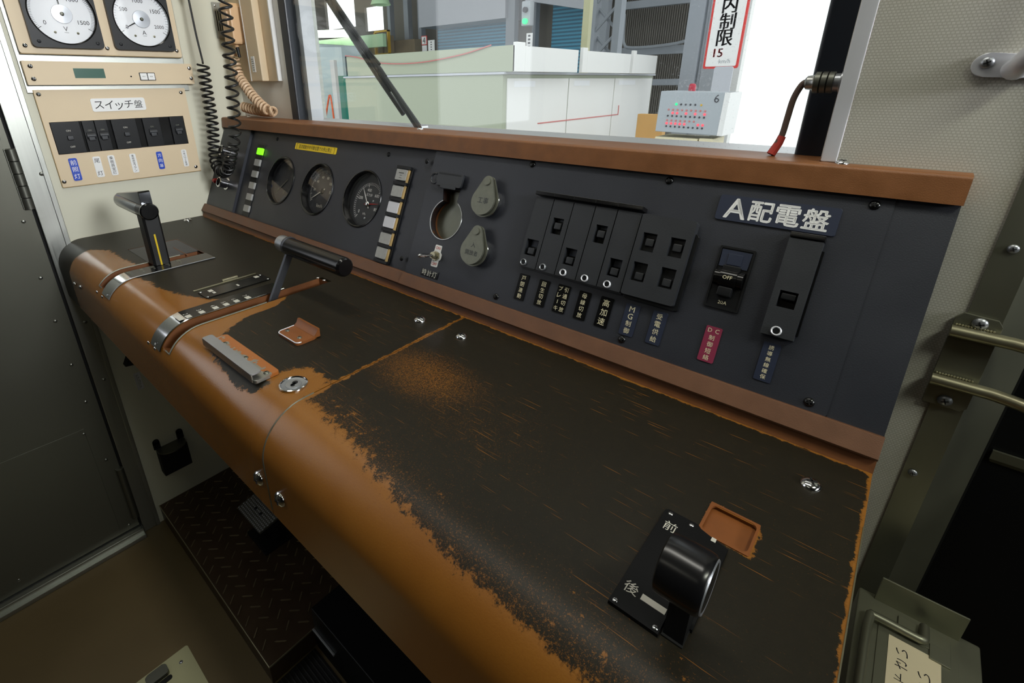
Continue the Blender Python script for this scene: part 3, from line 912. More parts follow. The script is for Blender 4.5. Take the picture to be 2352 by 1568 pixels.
b = MB(); b.tube([(0, 0, .008), (-.004, -.003, .017), (-.0085, -.0055, .027)], lambda k: .0019 + .0011 * k, 10); b.dome((-.0085, -.0055, .026), .003, .003); b.done('lever', 'chrome', t)
t = thing('nameplate', 'tiny black nameplate reading 時計灯 below the toggle switch', 'nameplate', PANEL, (-.4955, .0395, 0))
b = MB(); b.box(-.0175, .0175, -.0058, .0058, 0, .001, .0003); b.done('plate', 'black_gloss', t)
b = MB()
for i, c in enumerate('時計灯'): b.text(c, -.0155 + i * .0105, -.0065 + i * .0105, -.0045, .0045, .001)
b.done('lettering', 'pale_ink', t)

# ---- breaker covers
KC = .9816


def kc(u, v, k=KC): return u * k, .089 + (v - .089) * k


def hollow(b, x0, x1, y0, y1, holes, z0, z1, bev=0):
    b.holed([(x0, y0), (x1, y0), (x1, y1), (x0, y1)], [[(a, c), (d, c), (d, e), (a, e)] for a, d, c, e in holes], z0, z1)


def rocker(t, x0, x1, y0, y1, up, z=.001):
    b = MB(); b.box(x0 - .001, x1 + .001, y0 - .001, y1 + .001, 0, .0012); b.done('breaker_face', 'black_gloss', t)
    ym = y0 + (y1 - y0) * (.62 if up else .38); xc = (x0 + x1) / 2
    b = MB(); b.M = Matrix.Translation((xc, ym - .002, .001)); b.box(-.0048, .0048, -.0042, .0042, 0, .0068, .0012); b.done('toggle', 'black_cover', t)
    b = MB(); b.box(xc - .0045, xc + .0045, ym + .0042, y1, .0012, .0022); b.done('toggle_slot', 'navy_plate', t)


edges = [-.3505, -.3231, -.2945, -.2653, -.2372, -.2079]
wins = [(-.3463, -.3285, .1024, .1232), (-.3170, -.3018, .1358, .156), (-.2886, -.2730, .1024, .1228), (-.2580, -.2436, .136, .1572), (-.2300, -.2151, .1023, .1226)]
lbs = ['first of the five narrow breaker covers, above the 戸閉連動 plate', 'second narrow breaker cover, window high, above the 回生切放 plate', 'third narrow breaker cover, window low, above the two-column ブレーキ plate', 'fourth narrow breaker cover, window high, above the 母線切放 plate', 'fifth narrow breaker cover, beside the wide four-window cover']
for i in range(5):
    (x0, _), (x1, _) = kc(edges[i], 0), kc(edges[i + 1], 0)
    cx = (x0 + x1) / 2; h = .0088 + .0004 * i
    t = thing('breaker_cover', lbs[i], 'breaker cover', PANEL, (cx, 0, .0003), 'narrow breaker covers')
    w = wins[i]; wx0, wy0 = kc(w[0], w[2]); wx1, wy1 = kc(w[1], w[3]); _, y0 = kc(0, .0867); _, y1 = kc(0, .1782)
    b = MB(); hollow(b, x0 - cx + .0006, x1 - cx - .0006, y0, y1, [(wx0 - cx, wx1 - cx, wy0, wy1)], 0, h)
    b.box(x0 - cx + .0004, x1 - cx - .0002, y0 - .0018, y0 + .001, 0, h - .004); b.done('cover', 'black_cover', t)
    rocker(t, wx0 - cx, wx1 - cx, wy0, wy1, i in (1, 3))
    b = MB(); b.box(x0 - cx, x1 - cx, .1790, .1838, 0, h + .004, .0006); b.done('hinge_flange', 'black_gloss', t)
    ux, uy = kc((-.3420, -.3124, -.2830, -.2536, -.2248)[i], .0909)
    b = MB(); b.lathe([(.0042, h), (.0042, h + .0022), (.0036, h + .0028), (.0030, h + .0022), (.0028, h + .0008)], (ux - cx, uy + .0012, 0), n=20); b.done('stud_ring', 'aluminium' if i > 1 else 'steel', t)
    b = MB(); b.lathe([(0, h + .0014), (.003, h + .0014)], (ux - cx, uy + .0012, 0), n=16); b.done('stud', 'black_plastic', t)
x0, y0 = kc(-.2078, .0867); x1, y1 = kc(-.1489, .1786); cx = (x0 + x1) / 2
t = thing('breaker_cover', 'wide black breaker cover with four square windows', 'breaker cover', PANEL, (cx, 0, .0003))
H4 = []
for a in ((-.2006, -.1852, .1378, .1582), (-.1705, -.1552, .1378, .1582), (-.2017, -.1860, .1038, .1246), (-.1710, -.1556, .1038, .1252)):
    p, q = kc(a[0], a[2]); r, s = kc(a[1], a[3]); H4.append((p - cx, r - cx, q, s))
b = MB(); b.holed(rr(x0 - cx + .0006, x1 - cx - .0004, y0, y1, .0025), [[(a, c), (d, c), (d, e), (a, e)] for a, d, c, e in H4], 0, .0115); b.done('cover', 'black_cover', t)
for k, hq in enumerate(H4): rocker(t, *hq, k < 2, 0)
b = MB(); b.rrect(x0 - cx + .002, x1 - cx + .0035, y0 - .004, .165, 0, .005, .003, .0008); b.done('back_frame', 'black_plastic', t)

# ---- nameplates under the breakers
def nameplate(lb, x0, x1, y0, y1, s, mplate, mink='ivory_ink', inset=.0028, cols=None, fill=.76, h=.0012):
    cx, cy = (x0 + x1) / 2, (y0 + y1) / 2
    t = thing('nameplate', lb, 'nameplate', PANEL, (cx, cy, 0), 'nameplates below the breakers')
    b = MB(); b.rrect(x0 - cx, x1 - cx, y0 - cy, y1 - cy, 0, h, .0014); b.done('plate', mplate, t)
    b = MB()
    if cols:
        for a, c, st in cols: b.vtext(st, a, c, y0 - cy + .001, y1 - cy - .001, h, fill=fill)
    else: b.vtext(s, x0 - cx + inset, x1 - cx - inset, y0 - cy + .0015, y1 - cy - .0015, h, fill=fill)
    b.done('lettering', mink, t); return t


nameplate('black nameplate 戸閉連動, leftmost under the breaker covers', -.3415, -.3268, .0432, .0775, '戸閉連動', 'black_gloss', inset=.0034)
nameplate('black nameplate 回生切放 under the second breaker cover', -.3108, -.2962, .0432, .0772, '回生切放', 'black_gloss', inset=.0034)
nameplate('black nameplate with two small columns of characters under the third breaker cover', -.2838, -.2672, .0432, .0778, '', 'black_gloss', cols=[(-.0068, -.0012, 'ブレーキ'), (.0008, .0068, '引通切放')], fill=.72)
nameplate('black nameplate 母線切放 under the fourth breaker cover', -.2548, -.2398, .0432, .0772, '母線切放', 'black_gloss', inset=.0032)
nameplate('black nameplate 高加速 with three large characters', -.2272, -.2118, .0425, .0778, '高加速', 'black_gloss', inset=.0028)
nameplate('dark blue nameplate MG制御 left of the 受電供給 plate', -.1968, -.1812, .0425, .0780, 'MG制御', 'navy_plate', inset=.0028)
nameplate('grey-blue nameplate 受電供給 below the wide breaker cover', -.1665, -.1513, .0425, .0785, '受電供給', 'navy_plate', inset=.0034)
t = nameplate('crimson nameplate DC制御短絡 below the OFF breaker', -.1126, -.0978, .0425, .0785, '', 'red_plate', cols=[(-.0042, .0042, '  制御短絡'[1:])], fill=.76)
b = MB(); b.text('D', -.0052, -.0015, .0118, .0162, .0012); b.text('C', .0015, .0052, .0118, .0162, .0012); b.done('lettering', 'ivory_ink', t)
nameplate('navy nameplate 誘導無線確保, rightmost under the switches', -.0616, -.0474, .0418, .0785, '誘導無線確保', 'navy_plate', inset=.0036)
t = thing('nameplate', 'large dark blue nameplate reading A配電盤 in bold white characters', 'nameplate', PANEL, (-.0847, .1975, 0))
b = MB(); b.rrect(-.0503, .0503, -.0127, .0127, 0, .0018, .002, .0004); b.done('plate', 'navy_plate', t)
b = MB()
for i, c in enumerate('A配電盤'):
    x = -.0432 + i * .0222
    for dx, dy in ((0, 0), (.0004, 0), (-.0004, 0), (0, .0004), (0, -.0004)): b.text(c, x + dx, x + .0198 + dx, -.0098 + dy, .0098 + dy, .0018 + .00002 * (dx + dy) * 1000)
b.done('lettering', 'white_plate', t)

# ---- OFF breaker
t = thing('circuit_breaker', 'large black circuit breaker with a barrel handle marked OFF', 'breaker', PANEL, (-.1055, .1283, 0))
b = MB(); b.holed(rr(-.0158, .0158, -.0313, .0313, .001), [rr(-.0140, .0140, -.0292, .0292, .001)], 0, .0022); b.box(-.0142, .0142, -.0294, .0294, 0, .0006); b.done('frame', 'black_plastic', t)
b = MB(); b.prism([(-.0128, .011), (.0128, .011), (.0135, .028), (-.0135, .028)], .0005, .0016); b.box(-.0065, .0065, .0135, .0245, .0012, .0024, .0004); b.done('top_field', 'navy_plate', t)
b = MB(); b.M = Matrix.Rotation(PI / 2, 4, 'Y') if False else Matrix.Identity(4)
b.cyl((-.0128, 0, .002), (.0128, 0, .002), .0082, n=32); b.cyl((-.0075, 0, .002), (.0075, 0, .002), .0098, n=32); b.done('barrel_handle', 'black_gloss', t)
b = MB(); b.box(-.008, .008, .006, .0125, .001, .006, .001); b.box(-.0065, .0065, -.0185, -.009, .001, .0085, .0015); b.done('handle_block', 'black_plastic', t)
b = MB(); b.text('OFF', -.0042, .0042, -.0024, .0024, .0117); b.text('20A', -.004, .004, -.0265, -.0225, .0008); b.done('lettering', 'ivory_ink', t)
# ---- single cover at the right
x0, y0 = kc(-.0672, .0852); x1, y1 = kc(-.0404, .1782); cx = (x0 + x1) / 2
t = thing('breaker_cover', 'single long black breaker cover under the A配電盤 nameplate', 'breaker cover', PANEL, (cx, 0, .0003))
wx0, wy0 = kc(-.0616, .1131); wx1, wy1 = kc(-.0469, .1287)
b = MB(); hollow(b, x0 - cx, x1 - cx, y0, y1, [(wx0 - cx, wx1 - cx, wy0, wy1)], 0, .0105); b.done('cover', 'black_cover', t)
b = MB(); b.box(wx0 - cx - .001, wx1 - cx + .001, wy0 - .001, wy1 + .001, 0, .0015); b.done('breaker_face', 'black_gloss', t)
b = MB(); b.box(wx0 - cx + .0015, wx1 - cx - .0015, wy1 - .0078, wy1 - .002, .0012, .0092, .001); b.done('toggle', 'black_plastic', t)
b = MB(); b.box(x0 - cx - .0002, x1 - cx + .0005, .1775, .1822, 0, .012, .0006); b.box(x1 - cx - .001, x1 - cx + .002, .09, .17, 0, .004, .0006); b.done('hinge_flange', 'black_gloss', t)
ux, uy = kc(-.0550, .0905)
b = MB(); b.lathe([(.0044, .0105), (.0044, .0128), (.0038, .0133), (.003, .0125), (.0028, .011)], (ux - cx, uy, 0), n=20); b.done('stud_ring', 'aluminium', t)
b = MB(); b.lathe([(0, .0122), (.0031, .0122)], (ux - cx, uy, 0), n=16); b.done('stud', 'black_plastic', t)


# ------------------------------------------------------------------ things on the desk
def lt(p): return p.matrix_world.inverted()


# notch scales: bent metal strips with ivory marks
t = thing('lever_scale', 'black-faced notch scale beside the brake handle slot, polished where it wraps the desk edge', 'scale strip', FLOOR, (-.95, .25, .807))
b = MB(lt(t)); strip(b, -.9705, -.9295, jat(y=.337), jat(y=.196), .0004, .0015); b.done('scale_face', 'black_gloss', t)
b = MB(lt(t)); strip(b, -.9705, -.9295, jat(y=.196), jat(z=.7835), .0004, .0015); b.done('bent_end', 'chrome', t)
b = MB(lt(t)); b.tube([(-.9295, *off(j, .0013)) for j in range(jat(y=.337), jat(z=.7835) + 1)], .0009, 5); b.done('edge_wire', 'steel', t)
b = MB(lt(t) @ DESK)
for y in (.2036, .2231, .2405, .2642, .2839): b.box(-.9685, -.958, y - .0035, y + .003, .0013, .0017); b.box(-.9545, -.948, y - .0015, y + .0012, .0013, .0017)
b.done('marks', 'zinc', t)
for x in (-.966, -.935): o = screw(None, 0, 0, 0, .0028, 'chrome'); o.matrix_world = Matrix.Translation((x, .1525, .7875)) @ XZ; ch(o, t)
t = thing('lever_scale', 'numbered notch scale beside the power lever slot, chrome where it wraps the desk edge', 'scale strip', FLOOR, (-.70, .25, .807))
b = MB(lt(t)); strip(b, -.7265, -.6905, jat(y=.345), jat(y=.196), .0004, .0015); b.done('scale_face', 'black_gloss', t)
b = MB(lt(t)); strip(b, -.7265, -.6905, jat(y=.196), jat(z=.777), .0004, .0015); b.done('bent_end', 'chrome', t)
b = MB(lt(t)); b.tube([(-.6905, *off(j, .0013)) for j in range(jat(y=.345), jat(z=.777) + 1)], .001, 5); b.done('edge_wire', 'chrome', t)
b = MB(lt(t) @ DESK)
ys = (.3075, .2886, .2713, .2557, .2401, .2208, .2025)
for y in ys[1:]: b.box(-.7045, -.6945, y - .0036, y + .0036, .0013, .0017)
b.box(-.716, -.6945, .1885, .1955, .0012, .0016)
b.done('marks', 'pale_ink', t)
b = MB(lt(t) @ DESK)
for k, y in zip('765432', ys[1:]):
    b.text(k, -.7135, -.7062, y - .0032, y + .0032, .0014, rot=0)
b.done('numerals', 'pale_ink', t)
for x in (-.7205, -.6955): o = screw(None, 0, 0, 0, .0028, 'chrome'); o.matrix_world = Matrix.Translation((x, .1525, .7800)) @ XZ; ch(o, t)

# small bolt plate beside the power scale
t = thing('latch_plate', 'black latch plate with a brass-edged slide beside the numbered scale', 'plate', DESK, (-.762, .299, 0))
b = MB(); b.rrect(-.0165, .0165, -.0530, .052, .0002, .0016, .002, .0003); b.done('plate', 'black_gloss', t)
b = MB(); b.box(-.029, -.0265, -.055, .048, .0002, .0022, .0004); b.box(-.033, -.0285, -.008, .018, .0002, .0058, .0012); b.done('slide', 'weld', t)
b = MB(); b.box(-.012, -.003, -.040, -.0335, .0016, .0019); b.box(-.0145, -.0055, .0365, .0435, .0016, .0019); b.box(.0005, .007, -.038, -.034, .0016, .0019); b.box(-.002, .006, .001, .004, .0016, .0019); b.done('marks', 'pale_ink', t)
for x, y in ((-.0135, -.0495), (.0135, -.0495), (-.0135, .0485), (.0135, .0485)): screw(t, x, y, .0014, .002, 'chrome')
for x, y in ((-.6921, .4069), (-.6750, .4077)):
    o = screw(None, 0, 0, 0, .0028, 'chrome'); o.matrix_world = Matrix.Translation((x, y, .807)); ch(o, dl)

# power lever: flat arm with a horizontal black grip
t = thing('power_lever', 'power lever with flat grey arm and horizontal black cylinder grip', 'lever', FLOOR, (-.675, .307, .807))
b = MB(lt(t))
M2 = lt(t) @ Matrix(((0, 0, 1, 0), (1, 0, 0, 0), (0, 1, 0, 0), (0, 0, 0, 1)))       # x=Y, y=Z, z=X
b.M = M2
b.prism([(.2990, .783), (.3085, .778), (.3600, .866), (.3500, .872)], -.6785, -.6735, .0006)
b.prism(circ(.356, .879, .0143, 28), -.6785, -.6735, .0006)
b.done('arm', 'arm_steel', t)
b = MB(lt(t)); b.lathe([(0, 0), (.0112, 0), (.0126, .0012), (.0126, .0215), (.012, .0225), (0, .0225)], (-.700, .356, .879), (1, 0, 0), 32); b.done('end_cap', 'steel', t)
b = MB(lt(t)); b.box(-.6995, -.682, .3415, .3475, .8875, .8935, .001) if False else b.lathe([(.0128, .003), (.0128, .006)], (-.700, .356, .879), (1, 0, 0), 32); b.done('collar_ring', 'worn_steel', t)
b = MB(lt(t)); b.lathe([(0, 0), (.0126, 0), (.0137, .0012), (.0137, .137), (.0130, .1405), (.011, .1425), (0, .1425)], (-.6735, .3555, .8785), (1, 0, 0), 40); b.done('grip', 'black_gloss', t)

# brake lever: black column with a chrome-tipped side grip
t = thing('brake_lever', 'brake lever with black column, yellow stripe and chrome-topped sideways grip', 'lever', FLOOR, (-.977, .257, .807))
b = MB(lt(t))
b.prism([(-.9895, .2440), (-.9650, .2440), (-.9610, .2475), (-.9610, .2680), (-.9650, .2715), (-.9895, .2715)], .8092, .905, .002); b.box(-.9885, -.9755, .250, .266, .785, .812); b.done('column', 'black_rubber', t)
b = MB(lt(t)); b.lathe([(0, 0), (.0125, 0), (.0142, .0016), (.0146, .006), (.0146, .028)], (-.9545, .2555, .9075), (-1, 0, 0), 36); b.done('end_cap', 'black_gloss', t)
b = MB(lt(t)); b.lathe([(.0147, .001), (.0150, .0025), (.0148, .004)], (-.9545, .2555, .9075), (-1, 0, 0), 36); b.done('rim', 'chrome', t)
b = MB(lt(t)); b.lathe([(.0146, .027), (.0146, .145), (.0135, .154), (.010, .159), (0, .160)], (-.9545, .2555, .9075), (-1, 0, 0), 36); b.done('grip', 'dark_chrome', t)
b = MB(lt(t)); b.M = lt(t) @ Matrix(((1, 0, 0, 0), (0, 0, -1, 0), (0, 1, 0, 0), (0, 0, 0, 1)))    # x=X, y=Z, z=-Y
b.prism([(-.9625, .914), (-.9625, .9395), (-.966, .9418), (-1.100, .922), (-1.106, .914)], -.2655, -.2475, .001); b.done('thumb_wedge', 'dark_chrome', t)
b = MB(lt(t)); b.prism([(-.9606, .2545), (-.9602, .2545), (-.9602, .2572), (-.9606, .2572)], .809, .866); b.done('stripe', 'yellow_mark', t)

# document clip: worn metal plate with a folded lip
plate_wear('clip_wear', 'a5622c', 'a8a8a2', 1, .0030, .030)
t = thing('memo_clip', 'worn flat memo clip, bare metal lip over flaking brown paint', 'clip', DESK, (-.5375, .1990, 0))
b = MB(); b.rrect(-.0640, .0690, -.0150, .0140, .0002, .0042, .003, .0008); b.box(-.0640, .0640, -.0160, -.0140, .0, .0095, .0006); b.done('base_plate', 'clip_wear', t)
b = MB(); b.rrect(-.0640, .0640, -.0160, -.0035, .0088, .0106, .0025, .0006); b.done('lip', 'steel', t)
for x, y in ((-.040, .0008), (.0135, .0018), (.062, .002)): screw(t, x, y, .004, .0032, 'zinc')
# small folded rest
plate_wear('rest_wear', 'b5692c', 'a8a8a2', 1, -.5, .01)
t = thing('pen_rest', 'small brown folded rest with an upturned back edge', 'rest', DESK, (-.5375, .2740, 0))
b = MB(); b.rrect(-.0205, .0290, -.0155, .0150, .0002, .0038, .0065, .001)
b.M = Matrix(((0, 0, 1, 0), (1, 0, 0, 0), (0, 1, 0, 0), (0, 0, 0, 1)))
b.prism([(.008, .001), (.0185, .001), (.0185, .012), (.0155, .0125), (.013, .007), (.009, .0042)], -.0195, .0285, .0008); b.done('folded_plate', 'orange_tray', t)
b = MB(); b.tube([(x, y, .0037) for x, y in rr(-.0200, .0285, -.0150, .0145, .006)[10:]], .0008, 5); b.done('bare_rim', 'aluminium', t)
for x, y in ((-.0125, -.0045), (.0165, -.0045)): screw(t, x, y, .0036, .003, 'zinc')
# key lock
t = thing('key_lock', 'round chrome key lock set in the desk on a worn brown patch', 'lock', DESK, (-.4372, .2115, 0))
b = MB(); b.lathe([(.0152, .0002), (.0150, .0018), (.0138, .0022), (.0130, .0012), (.0128, .0004)], n=40); b.done('ring', 'chrome', t)
b = MB(); b.lathe([(.0129, .0010), (.0110, .0006), (.0086, .0004), (.0084, .0011), (.0055, .0013), (0, .0013)], n=36); b.done('cylinder', 'steel', t)
b = MB(); b.prism(circ(-.001, .0025, .0031, 16), .0013, .0015); b.prism(circ(.002, -.0022, .0024, 16), .0013, .0015); b.box(-.0012, .0022, -.003, .0025, .0013, .0015); b.done('keyhole', 'black_deep', t)

# reverser
t = thing('reverser_plate', 'black engraved plate with 前 and 後 around the reverser slot', 'plate', DESK, (-.05, .26, 0))
b = MB(Matrix.Translation((.05, -.26, 0)))
b.prism([(-.0735, .2135), (-.0425, .2135), (-.0425, .2850), (-.0305, .2850), (-.0305, .2290), (-.0285, .2290), (-.0285, .3005), (-.0405, .3035), (-.0480, .3055), (-.0505, .3085), (-.0715, .3085), (-.0735, .3065)], .0002, .0030, .0003)
b.done('plate', 'plate_black', t)
b = MB(Matrix.Translation((.05, -.26, 0))); b.box(-.0590, -.0440, .2270, .2315, .003, .0033); b.box(-.0398, -.0368, .3000, .3035, .003, .0033); b.done('index_mark', 'pale_ink', t)
b = MB(Matrix.Translation((.05, -.26, 0))); b.text('前', -.0695, -.0605, .2885, .2975, .003); b.text('後', -.0705, -.0615, .2260, .2350, .003); b.done('lettering', 'pale_ink', t)
for x, y in ((-.0690, .3050), (-.0540, .3047), (-.0702, .2165), (-.0452, .2165)): screw(t, x + .05, y - .26, .0028, .0018, 'chrome')
t = thing('reverser_lever', 'stubby black cylinder reverser lever on its dark arm, at the desk\'s right', 'lever', FLOOR, (-.0355, .22, .81))
b = MB(lt(t)); b.lathe([(0, 0), (.0145, 0), (.0162, .0008), (.0165, .0024), (.0167, .006), (.0167, .0195), (.0162, .0225), (.0152, .0238), (.0120, .0245), (0, .0245)], (-.0480, .2155, .8640), (1, 0, 0), 48); b.done('knob', 'knob_black', t)
b = MB(lt(t)); b.lathe([(.0125, .0240), (.0145, .0246), (.0150, .0238)], (-.0480, .2155, .8640), (1, 0, 0), 48); b.dome((0, 0, 0), .0001, .0001) if False else None; b.done('rim', 'steel', t)
b = MB(lt(t)); b.prism([(-.0412, .2180), (-.0300, .2180), (-.0300, .2330), (-.0412, .2330)], .800, .858, .0015); b.done('arm', 'black_plastic', t)
b = MB(lt(t)); b.box(-.0417, -.0296, .2165, .2850, .8074, .8082); b.done('slot', 'black_deep', t)


# ------------------------------------------------------------------ left wall
def lscrew(t, u, v, w, r=.0042, m='chrome'):
    o = screw(None, 0, 0, 0, r, m); o.matrix_world = LEFT @ Matrix.Translation((u, v, w)); ch(o, t)


t = thing('backing_plate', 'grey metal backing plate behind the beige boxes on the left wall', 'plate', LEFT, (.34, 1.14, 0))
b = MB(Matrix.Translation((-.34, -1.14, 0))); b.box(.191, .4865, 1.0985, 1.45, .0003, .004, .001); b.done('plate', 'stainless', t)
t = thing('meter_box', 'beige meter box with two round white meters, top of the left wall', 'meter box', LEFT, (.338, 1.25, .0045))
b = MB(Matrix.Translation((-.338, -1.25, 0))); b.rrect(.1965, .4808, 1.1685, 1.42, 0, .012, .003, .001); b.done('front_plate', 'beige', t)
b = MB(Matrix.Translation((-.338, -1.25, 0))); b.box(.1970, .4803, 1.1672, 1.1684, 0, .0115); b.done('lower_edge', 'beige_edge', t)
for u in (.2074, .3389, .4718): lscrew(t, u, 1.1812, .0165, .004)


def wall_meter(lb, u, v, R_, body, s, unit, ang, nt):
    t = thing('meter', lb, 'meter', LEFT, (u, v, .0168), 'white meters on the left wall')
    b = MB(); b.holed(rr(body[0] - u, body[1] - u, body[2] - v, body[3] - v, .008), [circ(0, 0, R_, 48)], 0, .010); b.done('bezel', 'black_plastic', t)
    b = MB(); b.lathe([(R_ + .0006, .0095), (R_ - .0004, .0112), (R_ - .0022, .0095), (R_ - .0024, .004)], n=48); b.done('rim', 'black_gloss', t)
    b = MB(); b.lathe([(R_ + .001, .003), (0, .003)], n=48); b.done('dial', 'white_dial', t)
    b = MB(); ticks(b, nt, 212, -32, R_ * .86, R_ * .95, .0032, .0005, nt // 3 if nt % 3 == 0 else nt // 4, R_ * .82)
    for k, q in enumerate(s): polar_text(b, q, 212 - 244 * k / (len(s) - 1) * (.96 if k == len(s) - 1 else 1) - (4 if k == 0 else 0), R_ * .64, .0075, .0032)
    b.text(unit, -.004, .004, -R_ * .55, -R_ * .40, .0032); b.box(-.0035, .0035, -R_ * .60, -R_ * .59, .0032, .0034); b.done('markings', 'ink', t)
    o = needle(t, ang, R_ * .76, .004, .0014, .0036, 'ink')
    b = MB(); b.lathe([(.0165, .0034), (.0160, .0044), (.004, .0050), (0, .0050)], n=32); b.done('hub_plate', 'steel', t)
    b = MB(); b.dome((0, 0, .005), .0035, .003); b.done('hub', 'zinc', t)
    for x in (-.018, .018): screw(t, x, -R_ * .60, .003, .0022, 'weld')
    for x in (body[0] - u + .011, body[1] - u - .011): screw(t, x, body[2] - v + .010, .01, .0032, 'black_cover')
    b = MB(); b.lathe([(R_ - .001, .0098), (0, .0098)], n=48); b.done('glass', 'dial_glass', t)


wall_meter('white voltmeter with needle pointing straight up', .2768, 1.2380, .0535, (.2176, .3328, 1.1788, 1.297), ('0', '500', '1000', '1500'), 'V', 93, 75)
wall_meter('white ammeter with its needle resting at lower left', .4130, 1.2390, .0530, (.3516, .4672, 1.1793, 1.298), ('0', '500', '1000', '1500', '2000'), 'A', 209, 40)

t = thing('display_box', 'long beige box with a small green display and two white buttons', 'control box', LEFT, (.346, 1.134, .0045))
O = Matrix.Translation((-.346, -1.134, 0))
b = MB(O); b.rrect(.1945, .4965, 1.1128, 1.1552, 0, .012, .0015, .0006); b.done('case', 'beige', t)
b = MB(O); b.box(.1940, .1968, 1.1135, 1.1545, 0, .010); b.done('end_edge', 'beige_edge', t)
b = MB(O); b.box(.2710, .3230, 1.1252, 1.1431, .0119, .0124); b.done('display', 'lcd', t)
b = MB(O); b.prism(circ(.3696, 1.1284, .0016, 14), .0119, .0122); b.done('hole', 'black_deep', t)
b = MB(O); b.box(.3855, .4162, 1.1205, 1.1360, .0119, .0128); b.done('button_frame', 'black_plastic', t)
for x in (.3935, .4082):
    b = MB(O); b.box(x - .0066, x + .0066, 1.1217, 1.1348, .0122, .0142, .0006); b.mi = 1; b.text('表示' if x < .4 else '設定', x - .004, x + .004, 1.127, 1.130, .0142); b.done('button', ['white_plate', 'zinc'], t)
for u, v in ((.2056, 1.146), (.2051, 1.1237), (.4907, 1.146), (.4911, 1.1247)): lscrew(t, u, v, .0165, .0042)

t = thing('switch_board', 'beige switch board plate holding a row of black breakers', 'switch board', LEFT, (.338, 1.01, 0))
O = Matrix.Translation((-.338, -1.01, 0))
b = MB(O); b.holed([(.2005, .917), (.4755, .917), (.4755, 1.1042), (.2005, 1.1042)], [[(.2093, .9818), (.4600, .9818), (.4600, 1.0442), (.2093, 1.0442)]], .0003, .006); b.done('front_plate', 'beige', t)
b = MB(O); b.box(.2006, .4754, .9158, .9171, .0003, .0058); b.box(.1995, .2005, .9175, 1.104, .0003, .0058); b.done('lower_edge', 'beige_edge', t)
b = MB(O); b.box(.2093, .4600, .9818, 1.0442, .0003, .0012); b.done('backing', 'black_gloss', t)
for u, v in ((.2069, 1.0963), (.4659, 1.0948), (.2047, .9281), (.4650, .9270)): lscrew(t, u, v, .006, .004)
t = thing('nameplate', 'white nameplate reading スイッチ盤 on the beige switch board', 'nameplate', LEFT, (.3372, 1.0735, .0063))
b = MB(); b.rrect(-.0500, .0500, -.0128, .0128, 0, .0012, .004); b.done('plate', 'white_plate', t)
b = MB()
for i, c in enumerate('スイッチ盤'): b.text(c, -.0445 + i * .0182, -.0445 + i * .0182 + .0158, -.0085 + (.0 if c != 'ッ' else -.002), .0085 - (0 if c != 'ッ' else .005), .0012)
b.done('lettering', 'ink', t)
for i, (x0, x1, tx, lb, kind) in enumerate(((.2100, .2580, .2362, 'wide leftmost breaker of the switch board row', 0), (.2625, .2833, .2725, 'narrow breaker above the 尾灯 label', 1), (.2843, .3060, .2953, 'narrow breaker above the 乗務員室灯 label', 1), (.3140, .3605, .3375, 'wide breaker in the middle of the switch board row', 0), (.3740, .4080, .3900, 'breaker above the blue 方向幕 label', 1), (.4300, .4590, .4440, 'rightmost breaker of the switch board row', 1))):
    t = thing('small_breaker', lb, 'breaker', LEFT, ((x0 + x1) / 2, 1.013, .0014), 'breakers of the switch board'); cx = (x0 + x1) / 2
    b = MB(); b.box(x0 - cx, x1 - cx, -.0305, .0305, 0, .0062 if kind == 0 else .0048, .0008); b.done('body', 'black_plastic', t)
    b = MB(); z = .0062 if kind == 0 else .0048
    if kind == 0: b.box(tx - cx - .005, tx - cx + .005, -.004, .004, z - .001, z + .006, .001)
    else: b.cyl((tx - cx - .0075, .001, z - .002), (tx - cx + .0075, .001, z - .002), .0072, n=24); b.box(tx - cx - .0055, tx - cx + .0055, -.0085, -.001, z, z + .005, .001)
    b.done('toggle', 'black_cover', t)
    b = MB()
    if kind == 0: b.text('ON', tx - cx - .0045, tx - cx + .0045, .012, .0155, z); b.text('OFF', tx - cx - .005, tx - cx + .005, -.0195, -.016, z)
    else: b.text('ON' if i != 5 else 'OFF', tx - cx - .0035, tx - cx + .0035, .0105, .0135, z)
    b.done('lettering', 'zinc' if kind else 'pale_ink', t)
for u, s, mp_, mi_, lb, v0, v1, w in ((.2290, '前照灯', 'blue_plate', 'white_plate', 'blue label 前照灯 at the switch board\'s lower left', .9275, .9730, .0147), (.2702, '尾 灯', 'white_plate', 'ink', 'white label with two widely spaced characters 尾灯', .9290, .9720, .0140), (.2966, '乗務員室灯', 'white_plate', 'ink', 'white label 乗務員室灯, second white one from the left', .9295, .9720, .0128), (.3375, '乗務員室ファン', 'white_plate', 'ink', 'white label 乗務員室ファン below the wide middle breaker', .9300, .9710, .0122), (.3912, '方向幕', 'blue_plate', 'white_plate', 'blue label 方向幕 right of the middle', .9310, .9700, .0120), (.4445, '行車パワー電源', 'white_plate', 'ink', 'rightmost white label with tiny vertical characters', .9305, .9695, .0115)):
    t = thing('nameplate', lb, 'nameplate', LEFT, (u, (v0 + v1) / 2, .0063), 'labels of the switch board')
    h = (v1 - v0) / 2; b = MB(); b.rrect(-w / 2, w / 2, -h, h, 0, .0012, .003); b.done('plate', mp_, t)
    b = MB(); b.vtext(s, -w / 2 + .0022, w / 2 - .0022, -h + .002, h - .002, .0012, fill=.88); b.done('lettering', mi_, t)

